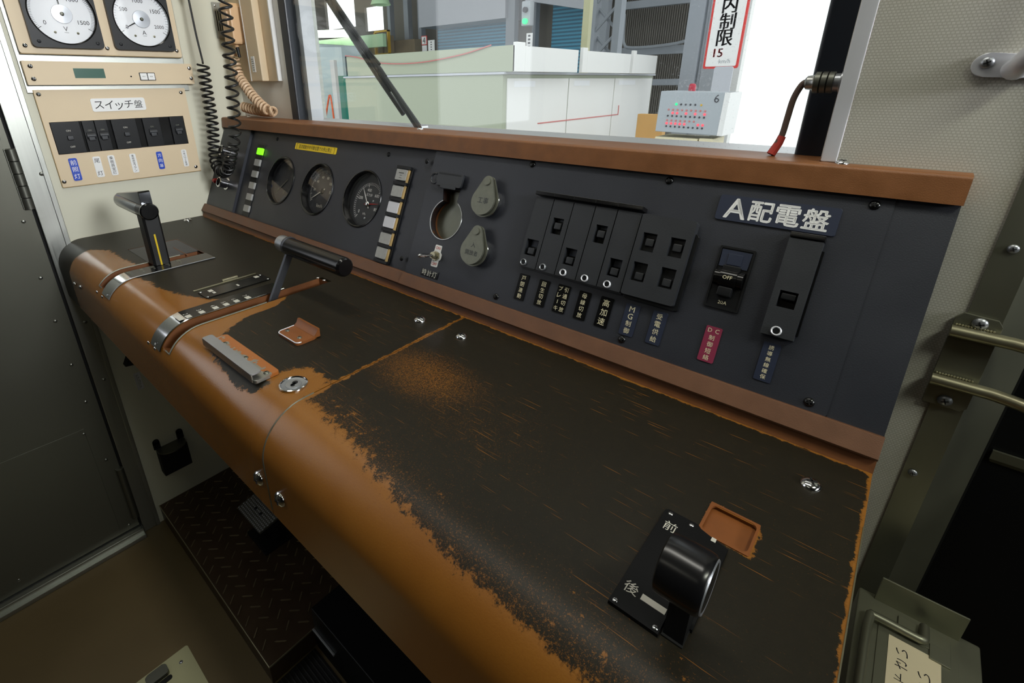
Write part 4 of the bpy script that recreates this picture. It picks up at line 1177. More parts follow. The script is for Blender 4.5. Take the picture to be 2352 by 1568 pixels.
# below the desk on the left wall
t = thing('wall_holder', 'black wall holder with a half-round tray below the desk', 'holder', LEFT, (.257, .15, 0))
b = MB(Matrix.Translation((-.257, -.15, 0))); b.box(.2225, .2905, .152, .222, .0003, .030, .002); b.done('box', 'black_deep', t)
b = MB(Matrix.Translation((-.257, -.15, 0))); b.M = b.M @ Matrix(((1, 0, 0, 0), (0, 0, 1, 0), (0, 1, 0, 0), (0, 0, 0, 1)))   # x=u, y=w, z=v
b.prism([(.2225, .0003), (.2905, .0003)] + [(.2565 + .034 * math.cos(math.radians(a)), .018 + .026 * math.sin(math.radians(a))) for a in range(0, 181, 15)], .222, .2255, .0008); b.done('tray', 'stainless_dark', t)
for u in (.2275, .2845):
    b = MB(Matrix.Translation((-.257, -.15, 0))); b.box(u - .008, u + .008, .2255, .246, .0003, .004); b.prism(circ(u, .246, .008, 20), .0003, .004); b.done('ear', 'black_plastic', t)
t = thing('wall_label', 'small grey label on the left wall below the desk', 'label', LEFT, (.2305, .4315, .0003))
b = MB(Matrix.Rotation(.02, 4, 'Z')); b.rrect(-.0068, .0068, -.0235, .0235, 0, .001, .002); b.done('plate', 'aluminium', t)
b = MB(Matrix.Rotation(.02, 4, 'Z')); b.vtext('ドアコック', -.004, .004, -.020, .020, .001); b.done('lettering', 'zinc', t)
t = thing('door_latch_wedge', 'small black bracket under the desk edge beside the door post', 'bracket', LEFT, (.222, .50, .0003))
b = MB(); b.prism([(-.012, -.01), (.012, -.014), (.004, .02)], 0, .02); b.done('wedge', 'black_deep', t)

# ------------------------------------------------------------------ telephone corner
F0 = FRONT(.6118)
t = thing('telephone_cabinet', 'beige cabinet panel in the corner left of the windscreen', 'cabinet', F0, (-1.18, 1.1165, 0))
O = Matrix.Translation((1.18, -1.1165, 0))
b = MB(O); b.box(-1.2865, -1.088, 1.1165, 1.42, 0, .006, .001); b.done('back_plate', 'beige', t)
b = MB(O); b.box(-1.183, -1.131, 1.1165, 1.42, .0055, .0230, .003); b.done('cover', 'beige', t)
b = MB(O); b.box(-1.0885, -1.0835, 1.1165, 1.42, .0, .010, .001); b.box(-1.1850, -1.1800, 1.117, 1.42, .018, .0236, .001); b.done('edge_highlight', 'white_plate', t)  # white strips paint the light caught by the cabinet edges
b = MB(O); b.rrect(-1.1690, -1.1540, 1.136, 1.169, .0230, .0238, .001); b.mi = 1
for k in range(6): b.box(-1.1665, -1.1575 - .001 * (k % 3), 1.140 + k * .0045, 1.1415 + k * .0045, .0238, .0240)
b.done('rating_label', ['white_plate', 'zinc'], t)
for x, z in ((-1.196, 1.122), (-1.145, 1.113)): screw(t, x + 1.18, z - 1.1165 + .006, .0058, .003, 'chrome')
t = thing('handset', 'beige telephone handset hung in the corner left of the windscreen', 'telephone', F0, (-1.222, 1.235, .0063))
b = MB(Matrix.Rotation(-.10, 4, 'Z') @ Matrix.Translation((0, 0, 0)))
b.prism([(-.024, .044), (.016, .045), (.0225, .038), (.0265, -.030), (.024, -.0365), (-.004, -.041), (-.019, -.034)], .010, .036, .004); b.done('body', 'phone_beige', t)
b = MB(Matrix.Rotation(-.10, 4, 'Z')); b.box(-.026, -.010, -.02, .042, .004, .030, .003); b.done('earpiece_side', 'white_plate', t)
b = MB(Matrix.Rotation(-.10, 4, 'Z')); b.rrect(-.001, .014, -.004, .028, .0355, .0395, .002, .001); b.done('talk_bar', 'cord_beige', t)
b = MB(Matrix.Rotation(-.10, 4, 'Z')); b.box(-.024, .012, -.03, .03, 0, .0105, .001); b.done('cradle', 'phone_beige', t)
b = MB(); b.tube([(.004, -.040, .022), (.006, -.046, .022)], .0048, 12); b.done('neck', 'phone_beige', t)
b = MB(); b.tube([(.0055, -.045, .022), (.010, -.066, .022)], lambda k: .0042 - .0008 * k, 12); b.done('strain_relief', 'black_rubber', t)
t = MB()
coil(t, [(-1.246, .588, 1.180), (-1.2304, .583, 1.1335), (-1.1793, .578, 1.095), (-1.1368, .578, 1.0690), (-1.108, .582, 1.0545), (-1.112, .592, 1.0525), (-1.15, .588, 1.0525), (-1.193, .582, 1.0567), (-1.2291, .58, 1.0605)], .0092, 31, .0029, seg=14, n=6)
tag(t.done('spiral_cord', 'cord_beige'), 'beige coiled handset cord lying over the brown ledge', 'cord')
t = thing('speaker_plate', 'small grey slotted speaker plate behind the black cord', 'speaker', LEFT, (.588, 1.248, .0003))
b = MB(); b.rrect(-.0145, .018, -.036, .040, 0, .003, .002); b.done('plate', 'stainless', t)
for k in range(5):
    b = MB(); b.box(-.010 + k * .0052, -.0078 + k * .0052, -.020, .022, .0028, .0033); b.done('slot', 'black_deep', t)
screw(t, -.008, .033, .003, .0025)

# black coiled microphone cord hanging in a loop
t = thing('coiled_cord', 'black coiled microphone cord hanging in a long loop at the console\'s left end', 'cord', FLOOR, (-1.18, .5, 1.1))
b = MB(lt(t))
pts = [(-1.2265, .503, 1.152), (-1.2306, .503, 1.1057), (-1.2312, .502, 1.0303), (-1.2270, .492, .9655), (-1.2130, .486, .9350), (-1.1830, .484, .9230), (-1.1510, .485, .9330), (-1.1350, .490, .9650), (-1.1200, .500, 1.010), (-1.1050, .502, 1.0795), (-1.0900, .504, 1.171), (-1.0830, .506, 1.2265), (-1.0800, .508, 1.2636), (-1.074, .51, 1.33)]
kt = [(0, 0), (.40, .34), (.62, .50), (1, 1)]
coil(b, pts, .0116, 45, .0025, warp=lambda s: lerp_tab(s, kt), seg=12, n=6); b.done('coil', 'black_rubber', t)
b = MB(lt(t)); b.tube(smooth_path([(-1.2425, .505, 1.305), (-1.2395, .505, 1.265), (-1.2335, .504, 1.21), (-1.2245, .503, 1.165), (-1.2170, .500, 1.1545)], 8), .0022, 8); b.done('straight_lead', 'black_rubber', t)
b = MB(lt(t)); b.lathe([(0, 0), (.004, 0), (.0045, .004), (.0045, .007), (.0062, .008), (.0062, .02), (.005, .021), (.005, .04), (0, .04)], (-1.2425, .505, 1.283), (-.05, 0, 1), 20); b.done('plug', 'worn_steel', t)

# ------------------------------------------------------------------ screen furniture
t = thing('wiper', 'black windscreen wiper slanting across the left half of the screen', 'wiper', FLOOR, (-.685, .64, 1.035))
W = lambda s, o=0: (-.6784 - .2273 * s - .707 * o, .640, 1.0325 + .2267 * s - .707 * o)
b = MB(lt(t)); b.tube([W(-.06), W(.42)], lambda k: .0068 - .0024 * k, 8); b.tube([W(.38, -.002), W(1.6, -.002)], .0036, 8); b.done('arm', 'black_cover', t)
b = MB(lt(t)); b.tube([W(.30, .0065), W(1.6, .0015)], .0028, 6); b.tube([W(.46, -.007), W(.82, .004)], .0026, 6); b.done('tension_rod', 'black_plastic', t)
b = MB(lt(t)); b.tube([W(.14, .0125), W(.42, .0135), W(.8, .0125), W(1.6, .009)], .0042, 6); b.done('blade', 'black_rubber', t)
for s in (.42, .62, .78, .98):
    b = MB(lt(t)); b.tube([W(s, .0125), W(s + .04, -.001)], .0018, 6); b.done('yoke', 'black_plastic', t)
b = MB(lt(t)); b.cyl((-.672, .636, 1.032), (-.672, .652, 1.032), .006, n=16); b.done('pivot', 'chrome', t)

t = thing('jumper_connector', 'knurled metal connector with a brown cable at the screen\'s right jamb', 'connector', FLOOR, (-.063, .588, 1.105))
AX = (-1, 0, 0); OO = (-.0622, .588, 1.1045)
b = MB(lt(t)); b.lathe([(.0105, 0), (.0105, .0025), (.0078, .003), (.0078, .0075)], OO, AX, 28); b.done('flange', 'steel', t)
b = MB(lt(t))
for k in range(3): b.lathe([(.0080, .0072 + k * .0052), (.0094, .0078 + k * .0052), (.0094, .0118 + k * .0052), (.0080, .0124 + k * .0052)], OO, AX, 28)
b.done('knurled_ring', 'stainless_dark', t)
b = MB(lt(t)); b.lathe([(.0078, .0225), (.0065, .024), (.006, .0285), (.004, .030), (0, .030)], OO, AX, 24); b.done('back_shell', 'worn_steel', t)
P = smooth_path([(-.0905, .588, 1.1055), (-.0945, .588, 1.1020), (-.0985, .588, 1.0900), (-.1000, .588, 1.0720), (-.1010, .587, 1.0570), (-.1035, .585, 1.0480)], 6)
b = MB(lt(t)); b.tube(P, .0029, 10); b.done('cable', 'cable_brown', t)
b = MB(lt(t)); b.tube([(-.1008, .587, 1.0555), (-.1022, .586, 1.0490), (-.1062, .582, 1.0380)], lambda k: .0035 + .0006 * k, 10); b.done('red_boot', 'cable_red', t)

# ------------------------------------------------------------------ right side
B0 = FRONT(.568)
t = thing('grab_handle', 'polished grab handle bracket screwed to the cream board at upper right', 'handle', B0, (.036, 1.113, .0003))
b = MB(); b.prism([(.022, .0085), (-.011, .0115)] + [(-.0112 + .0085 * math.cos(math.radians(a)), .0030 + .0085 * math.sin(math.radians(a))) for a in range(90, 271, 15)] + [(.022, -.0075)], 0, .003, .0008); b.done('foot_plate', 'aluminium', t)
b = MB(); b.tube(smooth_path([(.004, -.001, .002), (.007, .004, .012), (.013, .017, .020), (.018, .040, .024), (.020, .08, .024), (.02, .14, .02)], 6), .0075, 16); b.done('grip', 'aluminium', t)
screw(t, -.0115, .0045, .0028, .0042, 'steel')
P0 = FRONT(.5663)
t = thing('step_rung', 'bracket with two welded steel rungs on the right pillar', 'rungs', P0, (.076, .878, .0003))
O = Matrix.Translation((-.076, -.878, 0))
b = MB(O); b.prism([(.0605, .832), (.0860, .832), (.0895, .836), (.0895, .9160), (.0860, .9210), (.0650, .9225), (.0605, .917)], 0, .0025, .0004); b.done('plate', 'olive_steel', t)
for z in (.9065, .8585):
    b = MB(O); b.tube(smooth_path([(.0600, z, .0075), (.085, z, .0075), (.102, z, .0085), (.125, z - .001, .016), (.15, z - .002, .04)], 6), .0052, 16); o = b.done('rung', 'weld', t)
    b = MB(O)
    for k in range(13): b.dome((.0625 + k * .0019, z + .0052, .0030), .0011, .002, 8)
    b.done('weld_bead', 'weld', t)
for x, z in ((.0759, .9155), (.0745, .8385)): screw(t, x - .076, z - .878, .0025, .0052, 'steel')
for x, z, lb in ((.0768, .9812, 'cross-head screw on the right pillar above the rung bracket'), (.0740, .7535, 'cross-head screw on the right pillar below the rung bracket')):
    o = screw(None, 0, 0, 0, .0036, 'steel'); o.matrix_world = FRONT(.5665) @ Matrix.Translation((x, z, .0006)); tag(o, lb, 'screw', 'screws of the right pillar')
d2 = thing('door_2', None, None, FLOOR, (.5, .68, 0), kind='structure')
b = MB(lt(d2)); b.box(.122, 1.5, .675, .70, 0, 2.1); b.done('door_leaf', 'black_plastic', d2)
t = thing('latch_bracket', 'small folded metal latch bracket on the dark gangway door', 'bracket', FRONT(.6745), (.15, .735, .0003))
b = MB(); b.box(-.014, .03, .002, .0125, 0, .003, .0004); b.M = Matrix.Translation((0, .002, .003)) @ Matrix.Rotation(math.radians(35), 4, 'X'); b.prism([(-.014, 0), (.014, 0), (.014, -.019), (.009, -.026), (-.002, -.024), (-.011, -.012)], -.002, 0, .0004); b.done('bracket', 'olive_steel', t)

t = thing('equipment_box', 'olive metal box with a flange and bail handle, low at the desk\'s right end', 'box', FLOOR, (.11, .45, 0))
b = MB(lt(t)); b.box(.0655, .1530, .33, .5255, 0, .630, .002); b.done('case', 'olive_steel', t)
b = MB(lt(t)); b.box(.0775, .1385, .5185, .5205, .628, .6590, .0006); b.done('flange', 'olive_steel', t)
b = MB(lt(t)); b.box(.0825, .1375, .34, .492, .6295, .6312, .0006); b.box(.096, .1325, .4905, .512, .6295, .6320, .0005); b.box(.118, .132, .480, .497, .6300, .6330, .0006); b.done('lid', 'olive_steel', t)
b = MB(lt(t)); b.tube(smooth_path([(.0735, .34, .6355), (.0738, .45, .6365), (.0752, .487, .6370), (.0785, .4905, .6370), (.105, .4905, .6370), (.1120, .4915, .6370), (.1135, .4960, .6365), (.1138, .510, .635)], 6), .0036, 14); b.done('bail_handle', 'olive_steel', t)
t = thing('paper_label', 'cream paper sticker with handwritten characters on the olive box', 'label', FLOOR, (.108, .43, .6314))
b = MB(lt(t)); b.box(.0905, .1260, .36, .4835, .6315, .6317); b.done('paper', 'paper', t)
b = MB(lt(t))
for x, y0, s in ((.1000, .4765, 'いさ下ていい'), (.1150, .4640, 'いさ下て')):
    for k, c in enumerate(s): b.text(c, x - .0042, x + .0042, y0 - .0112 - k * .0135, y0 - k * .0135, .6317, .0001, rot=PI)
b.done('lettering', 'ink', t)

# ------------------------------------------------------------------ floor
t = thing('foot_step', 'raised checker-plate foot step under the desk', 'step', FLOOR, (-1.0, .4, 0))
b = MB(lt(t)); b.box(-1.2895, -.6915, .1945, .6110, .0005, .0535, .0015); b.done('step_box', 'tread', t)
b = MB(lt(t))
for j in range(16):
    for i in range(17):
        x = -1.274 + (i + .5 * (j % 2)) * .0358; y = .2075 + j * .0262
        if x > -.702: continue
        b.M = lt(t) @ Matrix.Translation((x, y, .0535)) @ Matrix.Rotation(math.radians(45 if j % 2 else -45), 4, 'Z')
        b.prism([(-.0125, 0), (-.009, -.0015), (.009, -.0015), (.0125, 0), (.009, .0015), (-.009, .0015)], 0, .0018, .0004, 1)
b.done('raised_tread', 'tread_bar', t)
b = MB(lt(t)); b.box(-1.2895, -.6912, .1932, .1950, .0500, .0545, .0008); b.box(-.6922, -.6905, .1932, .40, .0500, .0545, .0008); b.done('nosing', 'tread_edge', t)
t = thing('pedal', 'tilted foot pedal with a dotted grip plate on the checker step', 'pedal', FLOOR, (-.972, .33, .0536))
TP = lt(t) @ Matrix.Translation((-.972, .3285, .148)) @ Matrix.Rotation(math.radians(12), 4, 'X')
b = MB(TP); b.rrect(-.0565, .0565, -.0255, .0300, -.006, 0, .004, .001); b.done('pedal_plate', 'stainless_dark', t)
b = MB(TP)
for i in range(17):
    for j in range(8): b.dome((-.0525 + i * .0065 + (.0032 if j % 2 else 0), -.0220 + j * .0065, 0), .0024, .0014, 8)
b.done('grip_dots', 'perforated', t)
for x in (-.012, .012): o = screw(None, 0, 0, 0, .0045, 'black_cover'); o.parent = t; o.matrix_local = TP @ Matrix.Translation((x, .002, .0005))
b = MB(lt(t)); b.box(-1.0, -.945, .335, .36, .0537, .143, .003); b.box(-1.02, -.925, .31, .40, .0537, .062, .002); b.done('pedal_arm', 'black_plastic', t)
t = thing('foot_box', 'black box on the floor beside the checker step, with a pale edge strip', 'box', FLOOR, (-.55, .42, 0))
b = MB(lt(t)); b.box(-.688, -.36, .2925, .6105, .0005, .120, .003); b.done('case', 'black_plastic', t)
b = MB(lt(t)); b.box(-.688, -.612, .2880, .2925, .055, .0600, .001); b.done('edge_strip', 'perforated', t)
t = MB()
t.box(-.686, -.40, .12, .286, .0005, .006, .001)
for k in range(20): t.box(-.684, -.402, .124 + k * .0082, .1275 + k * .0082, .006, .009, .0008)
tag(t.done('ribbed_mat', 'black_rubber'), 'black ribbed rubber mat on the floor next to the step', 'mat')
t = thing('floor_hatch', 'pale metal hatch plate with a latch knob in the floor', 'hatch', FLOOR, (-.75, .0, .0003))
b = MB(lt(t)); b.rrect(-.8975, -.60, -.22, .1085, .0004, .0035, .004, .0006); b.done('plate', 'hatch_plate', t)
screw(t, -.1205, .0865, .003, .0038, 'steel')
b = MB(lt(t)); b.rrect(-.8885, -.8640, .0250, .0640, .0035, .0125, .006, .002); b.done('latch', 'stainless_dark', t)
b = MB(lt(t)); b.rrect(-.8630, -.8520, .0250, .0650, .0034, .0042, .005); b.done('latch_well', 'black_deep', t)


# ------------------------------------------------------------------ the workshop hall seen through the screen
mat('cab_green', 'a3aa95', .5, var=.03, vscale=1.5)
mat('cab_white', 'e6e6e4', .5)
mat('hall_wall', '77736c', .8, var=.25, vscale=1.2)
mat('hall_steel', '8f959d', .6, var=.15, vscale=2)
mat('hall_grey', '8f959c', .6)
mat('duct', 'b9bcc4', .5, var=.06, vscale=2)
mat('train_cyan', 'e4f3f5', .4)
mat('train_glass', '5b6a72', .2)
mat('train_teal', '2fa08a', .5)
mat('cone_orange', 'e8622c', .5)
mat('ochre', 'c79a5a', .6, var=.15, vscale=3)
mat('console_grey', 'a9b0b6', .5)
mat('stand_cream', 'd8cfae', .5)
mat('hazard_yellow', 'dcae22', .5)
mat('concrete', '8c8a84', .8, var=.15, vscale=1)
mat('brown_clutter', '8a7a62', .8, var=.45, vscale=3)
mat('light_green', 'bfe3b6', .5)
mat('tube_glow', 'f4fff0', .5, emit=4.0)
mat('signal_green', '1fe07a', .5, emit=1.6)
mat('led_red', 'ff4a58', .5, emit=1.2)
mat('beacon_red', 'b8203a', .3)
mat('sign_red', 'd2342f', .5)
mat('dot_dark', '3a3a40', .6)
mat('dot_red', 'c87a78', .6)


def shutter_mat():
    m = mat('blue_shutter', '3f9ab8', .5)
    nt = m.node_tree; L = nt.links.new; N = nt.nodes.new
    tc = N('ShaderNodeTexCoord'); w = N('ShaderNodeTexWave'); w.bands_direction = 'Z'; w.inputs['Scale'].default_value = 3.4
    L(tc.outputs['Object'], w.inputs['Vector'])
    r = N('ShaderNodeMix'); r.data_type = 'RGBA'; r.inputs[6].default_value = lin('24607c'); r.inputs[7].default_value = lin('4aa3c4')
    L(w.outputs['Fac'], r.inputs[0]); L(r.outputs[2], nt.nodes['Principled BSDF'].inputs['Base Color'])


shutter_mat()
b = MB(); b.box(-30, 6, .75, 16, -1.15, -1.1); structure('ground', b, 'concrete')
b = MB(); b.M = FRONT(13.4)
win_holes = [(-22.6, -20.3, 3.55, 4.75), (-19.6, -17.6, 3.25, 4.35), (-17.0, -15.9, 3.02, 3.85)]
b.holed([(-30, -1.1), (-3.72, -1.1), (-3.72, 5.4), (-30, 5.4)], [[(a, c), (d, c), (d, e), (a, e)] for a, d, c, e in win_holes], -.12, 0)
structure('wall_back', b, 'hall_wall')
b = MB(); b.box(-30, -1.6, .95, 13.6, 5.4, 5.6); b.box(-30, -29.8, .95, 13.6, -1.1, 5.5); structure('unseen_hall_roof', b, 'hall_wall')  # unseen roof and end wall, added to hold back sky light
b = MB()
for k in range(58): x = -6.9 + k * .055; b.box(x, x + .022, 13.36, 13.4, .2, 4.2)
structure('wall_cladding', b, 'hall_wall')
# the train's own front skin, so that daylight reaches the cab through the screen only
b = MB(); b.box(-1.5, -1.06, .66, .70, -.9, 2.4); b.box(-1.5, 1.6, .95, 1.0, 1.76, 2.4); b.box(-1.06, 1.6, .66, 1.0, 1.76, 1.80); b.box(-.058, .1165, .625, .66, 0, 1.76); b.box(-1.36, -1.33, .145, .70, 0, 2.3)
structure('wall_outer', b, 'stainless')


def xbox(name, lb, cat, x0, x1, y0, y1, z0, z1, m, group=None, bev=.004):
    b = MB(); b.M = Matrix.Translation(((x0 + x1) / 2, (y0 + y1) / 2, z0)); b.box(-(x1 - x0) / 2, (x1 - x0) / 2, -(y1 - y0) / 2, (y1 - y0) / 2, 0, z1 - z0, bev, 1)
    o = b.done(name, m); o.location = (0, 0, 0); return tag(o, lb, cat, group)


# machine cabinet
t = thing('machine_cabinet', 'huge pale cabinet with white doors filling the middle of the windscreen', 'cabinet', FLOOR, (-4.5, 5.6, -1.1))
b = MB(lt(t)); b.box(-5.56, -3.06, 4.0, 7.55, -1.1, 1.185, .004, 1); b.done('lower_body', 'cab_green', t)
for y0, y1 in ((4.06, 5.18), (5.20, 6.31), (6.33, 7.5)):
    b = MB(lt(t)); b.box(-3.062, -3.045, y0, y1, -1.0, 1.150, .003, 1); o = b.done('door', 'cab_white', t)
    b = MB(lt(t)); ya = y0 + .1; b.box(-3.046, -3.042, ya, ya + (.36 if y0 < 6 else .5), 1.07, 1.125); b.done('label', 'white_dial', o)
b = MB(lt(t)); b.box(-5.57, -3.03, 3.98, 7.56, 1.185, 1.205); b.done('seam_rail', 'duct', t)
b = MB(lt(t)); b.box(-5.50, -2.93, 4.0, 4.03, 1.205, 1.43, .004, 1); b.done('top_screen', 'cab_green', t)
for y0, y1, z1 in ((4.0, 4.14, 1.455), (4.14, 5.12, 1.425), (5.22, 5.32, 1.455), (5.32, 6.42, 1.425), (6.5, 6.58, 1.47), (6.58, 7.25, 1.43)):
    b = MB(lt(t)); b.box(-2.95, -2.91, y0, y1, 1.205, z1, .003, 1); b.done('top_panel', 'cab_white', t)
b = MB(lt(t)); b.box(-3.046, -3.041, 4.6, 6.5, .70, .712); b.box(-3.046, -3.041, 6.49, 6.51, .70, .82); b.done('red_line', 'dot_red', t)
b = MB(); b.tube(smooth_path([(-5.5, 3.99, 1.44), (-5.3, 3.985, 1.42), (-4.8, 3.98, 1.335), (-4.2, 3.98, 1.32), (-3.6, 3.985, 1.37), (-3.2, 3.99, 1.44)], 8), .006, 6)
tag(b.done('red_wire', 'dot_red'), 'thin red wire sagging across the pale cabinet top', 'wire')
# roller shutters and ducts on the back wall
for x0, x1, lb in ((-12.9, -9.75, 'blue roller shutter behind the cabinet, left one'), (-8.4, -6.75, 'blue roller shutter right of the signal lamp')):
    b = MB(); b.box(x0, x1, 13.20, 13.30, -1.0, 3.2); tag(b.done('roller_shutter', 'blue_shutter'), lb, 'shutter', 'roller shutters of the hall')
xbox('air_duct', 'long pale duct above the left roller shutter', 'duct', -12.75, -9.3, 12.2, 13.0, 2.78, 3.7, 'duct')
b = MB(); b.prism([(-8.5, 3.10), (-6.65, 2.72), (-6.65, 3.6), (-8.5, 3.9)], 0, .6); b.bm.transform(Matrix(((1, 0, 0, 0), (0, 0, -1, 12.6), (0, 1, 0, 0), (0, 0, 0, 1))))
tag(b.done('sloping_duct', 'duct'), 'pale sloping duct above the right roller shutter', 'duct')
for i, (x, y, w, z1, lb) in enumerate(((-14.55, 12.6, .14, 5.3, 'thin grey column left of the left roller shutter'), (-13.9, 12.8, .22, 5.3, 'grey column beside the yellow frame'), (-13.35, 12.9, .16, 5.3, 'grey column next to the small number sign'), (-9.2, 12.4, .30, 5.3, 'grey column right of the left shutter'), (-8.75, 12.9, .12, 5.3, 'slim grey post left of the right shutter'), (-6.38, 9.4 + 2.9, .28, 5.3, 'grey column with conduit right of the right shutter'))):
    xbox('steel_column', lb, 'column', x - w / 2, x + w / 2, y - .1, y + .1, -1.1, z1, 'hall_steel', 'steel columns of the hall')
xbox('conduit_pole', 'olive pole in front of the right roller shutter', 'pole', -5.06, -4.93, 8.95, 9.07, -1.1, 5.3, 'hatch_plate')
t = thing('lattice_column', 'grey lattice column right of the olive pole', 'column', FLOOR, (-5.1, 10, -1.1))
for x in (-5.38, -4.86): b = MB(lt(t)); b.box(x - .07, x + .07, 9.9, 10.1, -1.1, 5.3); b.done('chord', 'hall_steel', t)
b = MB(lt(t))
for k in range(12): z = -1.0 + k * .5; b.tube([(-5.38, 9.95, z), (-4.86, 9.95, z + .5)], .03, 6); b.tube([(-4.86, 10.05, z), (-5.38, 10.05, z + .5)], .03, 6)
b.done('lacing', 'hall_steel', t)
for x0, x1, z0, z1, lb in ((-6.2, -3.75, 2.72, 2.88, 'upper steel beam on the dark clad wall'), (-6.2, -3.75, 1.70, 1.88, 'middle steel beam on the dark clad wall'), (-6.2, -3.75, 1.02, 1.16, 'lower steel beam on the dark clad wall')):
    xbox('steel_beam', lb, 'beam', x0, x1, 12.6, 12.75, z0, z1, 'hall_steel', 'beams of the clad wall')
b = MB(); b.tube(smooth_path([(-5.9, 12.4, 2.6), (-5.85, 12.4, 2.0), (-5.6, 12.4, 1.86), (-4.6, 12.4, 1.9), (-4.2, 12.4, 2.05), (-4.1, 12.4, 2.3)], 6), .035, 8)
tag(b.done('wall_pipe', 'hall_grey'), 'bent grey conduit along the dark clad wall', 'pipe')
t = thing('hall_column', 'big grey steel column behind the red-bordered speed sign', 'column', FLOOR, (-2.3, 7.2, -1.1))
b = MB(lt(t)); b.box(-2.49, -2.30, 7.0, 7.04, -1.1, 5.3); b.box(-2.49, -2.05, 7.36, 7.4, -1.1, 5.3); b.box(-2.28, -2.24, 7.04, 7.36, -1.1, 5.3); b.done('web', 'hall_steel', t)
b = MB(lt(t)); b.box(-2.24, -2.05, 7.02, 7.06, -1.1, 5.3); b.done('flange', 'hall_grey', t)
xbox('white_post', 'pale post at the edge of the glaring open doorway', 'post', -2.17, -2.02, 7.9, 8.05, -1.1, 5.3, 'cab_white')
t = thing('signal_lamp', 'grey signal box with a lit green lamp above the cabinet', 'signal', FLOOR, (-6.35, 9, 2.2))
b = MB(lt(t)); b.box(-6.46, -6.25, 9.0, 9.15, 2.16, 2.60, .02); b.done('case', 'console_grey', t)
for z, m in ((2.24, 'signal_green'), (2.44, 'dot_dark')): b = MB(lt(t) @ FRONT(9.0)); b.cyl((-6.35, z, 0), (-6.35, z, .05), .05, n=16); b.done('lamp', m, t)
b = MB(lt(t)); b.box(-6.37, -6.33, 9.05, 9.1, 2.6, 5.3); b.done('hanger', 'hall_steel', t)

# speed sign
t = thing('speed_sign', 'tall white sign 場内制限 15 with a red border, right side of the screen', 'sign', FRONT(5.98), (-1.72, 1.62, 0))
b = MB(Matrix.Rotation(-.0, 4, 'Z')); b.rrect(-.170, .170, -.395, .46, 0, .02, .02); b.done('border', 'sign_red', t)
b = MB(); b.rrect(-.148, .148, -.373, .44, .02, .024, .012); b.done('face', 'white_plate', t)
b = MB()
for k, c in enumerate('場内制限'):
    z1 = .415 - k * .150
    for dx in (-.004, 0, .004): b.text(c, -.112 + dx, .112 + dx, z1 - .146, z1 + .004, .024, .001)
b.done('lettering', 'ink', t)
b = MB(); [b.text('15', -.115 + dx, .035 + dx, -.285, -.205, .024, .001) for dx in (-.003, 0, .003)]; b.done('numerals', 'sign_red', t)
b = MB(); b.text('km/h', -.03, .10, -.345, -.305, .024, .001); b.done('unit', 'hall_grey', t)
xbox('sign_post', 'grey post carrying the red-bordered speed sign', 'post', -1.76, -1.68, 6.02, 6.10, -1.1, 2.4, 'hall_grey')
b = MB(); b.M = FRONT(5.6); b.rrect(-1.66, -1.49, .98, 1.235, 0, .02, .02); tag(b.done('reflective_plate', 'duct'), 'pale reflective plate hanging below the red-bordered speed sign', 'plate')

# control box numbered 6
CT = FRONT(4.0) @ Matrix.Rotation(-.02, 4, 'Z')
t = thing('control_box', 'grey control box numbered 6 with rows of red lamps', 'control box', CT, (-1.31, .843, 0))
b = MB(); b.box(-.255, .235, -.130, .165, -.30, 0, .004, 1); b.done('case', 'console_grey', t)
b = MB(); b.box(.200, .2355, -.130, .165, -.29, .002); b.done('side_strip', 'white_plate', t)
b = MB(); b.text('6', .130, .175, .095, .150, .001, .001); b.done('numeral', 'dot_dark', t)
rows = [(.075, [(-.125, 'signal_green')] + [(-.09 + .034 * k, 'dot_dark') for k in range(4)] + [(.055, 'hazard_yellow')]), (.035, [(-.175 + .033 * k, 'dot_red') for k in range(9)]), (.012, [(-.142 + .033 * k, 'led_red') for k in (0, 1, 3, 5, 7)]), (-.010, [(-.175 + .033 * k, 'dot_dark') for k in range(9)]),
        (-.042, [(-.175 + .033 * k, 'dot_red') for k in range(7)]), (-.064, [(-.175 + .033 * k, 'led_red') for k in (0, 1, 2, 3, 4, 7, 8)]), (-.086, [(-.175 + .033 * k, 'dot_dark') for k in range(9)])]
for z, rw in rows:
    for x, m in rw:
        b = MB(); b.lathe([(.0095 if m in ('led_red', 'signal_green') else .0075, 0), (.008 if m in ('led_red', 'signal_green') else .006, .006), (0, .007)], (x, z, 0), n=8); b.done('indicator', m, t)
t = thing('control_stand', 'cream cabinet standing under the numbered control box', 'cabinet', FLOOR, (-1.33, 4.2, -1.1))
b = MB(lt(t)); b.box(-1.545, -1.225, 4.0, 4.3, -1.1, .705, .004, 1); b.done('case', 'stand_cream', t)
b = MB(lt(t)); b.box(-1.215, -1.12, 4.0, 4.3, -1.1, .71, .004, 1); b.done('side_case', 'stand_cream', t)
b = MB(lt(t)); [b.box(-1.50 + k * .035, -1.478 + k * .035, 3.996, 4.0, .655, .667) for k in range(4)]; b.done('blue_marks', 'train_teal', t)
t = MB(); t.lathe([(.030, 0), (.030, .01), (.026, .012), (.026, .06), (.018, .075), (0, .078)], (-1.385, 4.2, 1.0125), n=20); tag(t.done('beacon', 'beacon_red'), 'red beacon on top of the numbered control box', 'beacon')
xbox('ochre_panel', 'ochre panel between the white doors and the control box', 'panel', -2.56, -2.24, 6.0, 6.1, -1.1, .75, 'ochre')
xbox('hazard_board', 'yellow board low in front of the ochre panel', 'board', -2.28, -2.10, 5.5, 5.55, -1.1, .50, 'hazard_yellow')
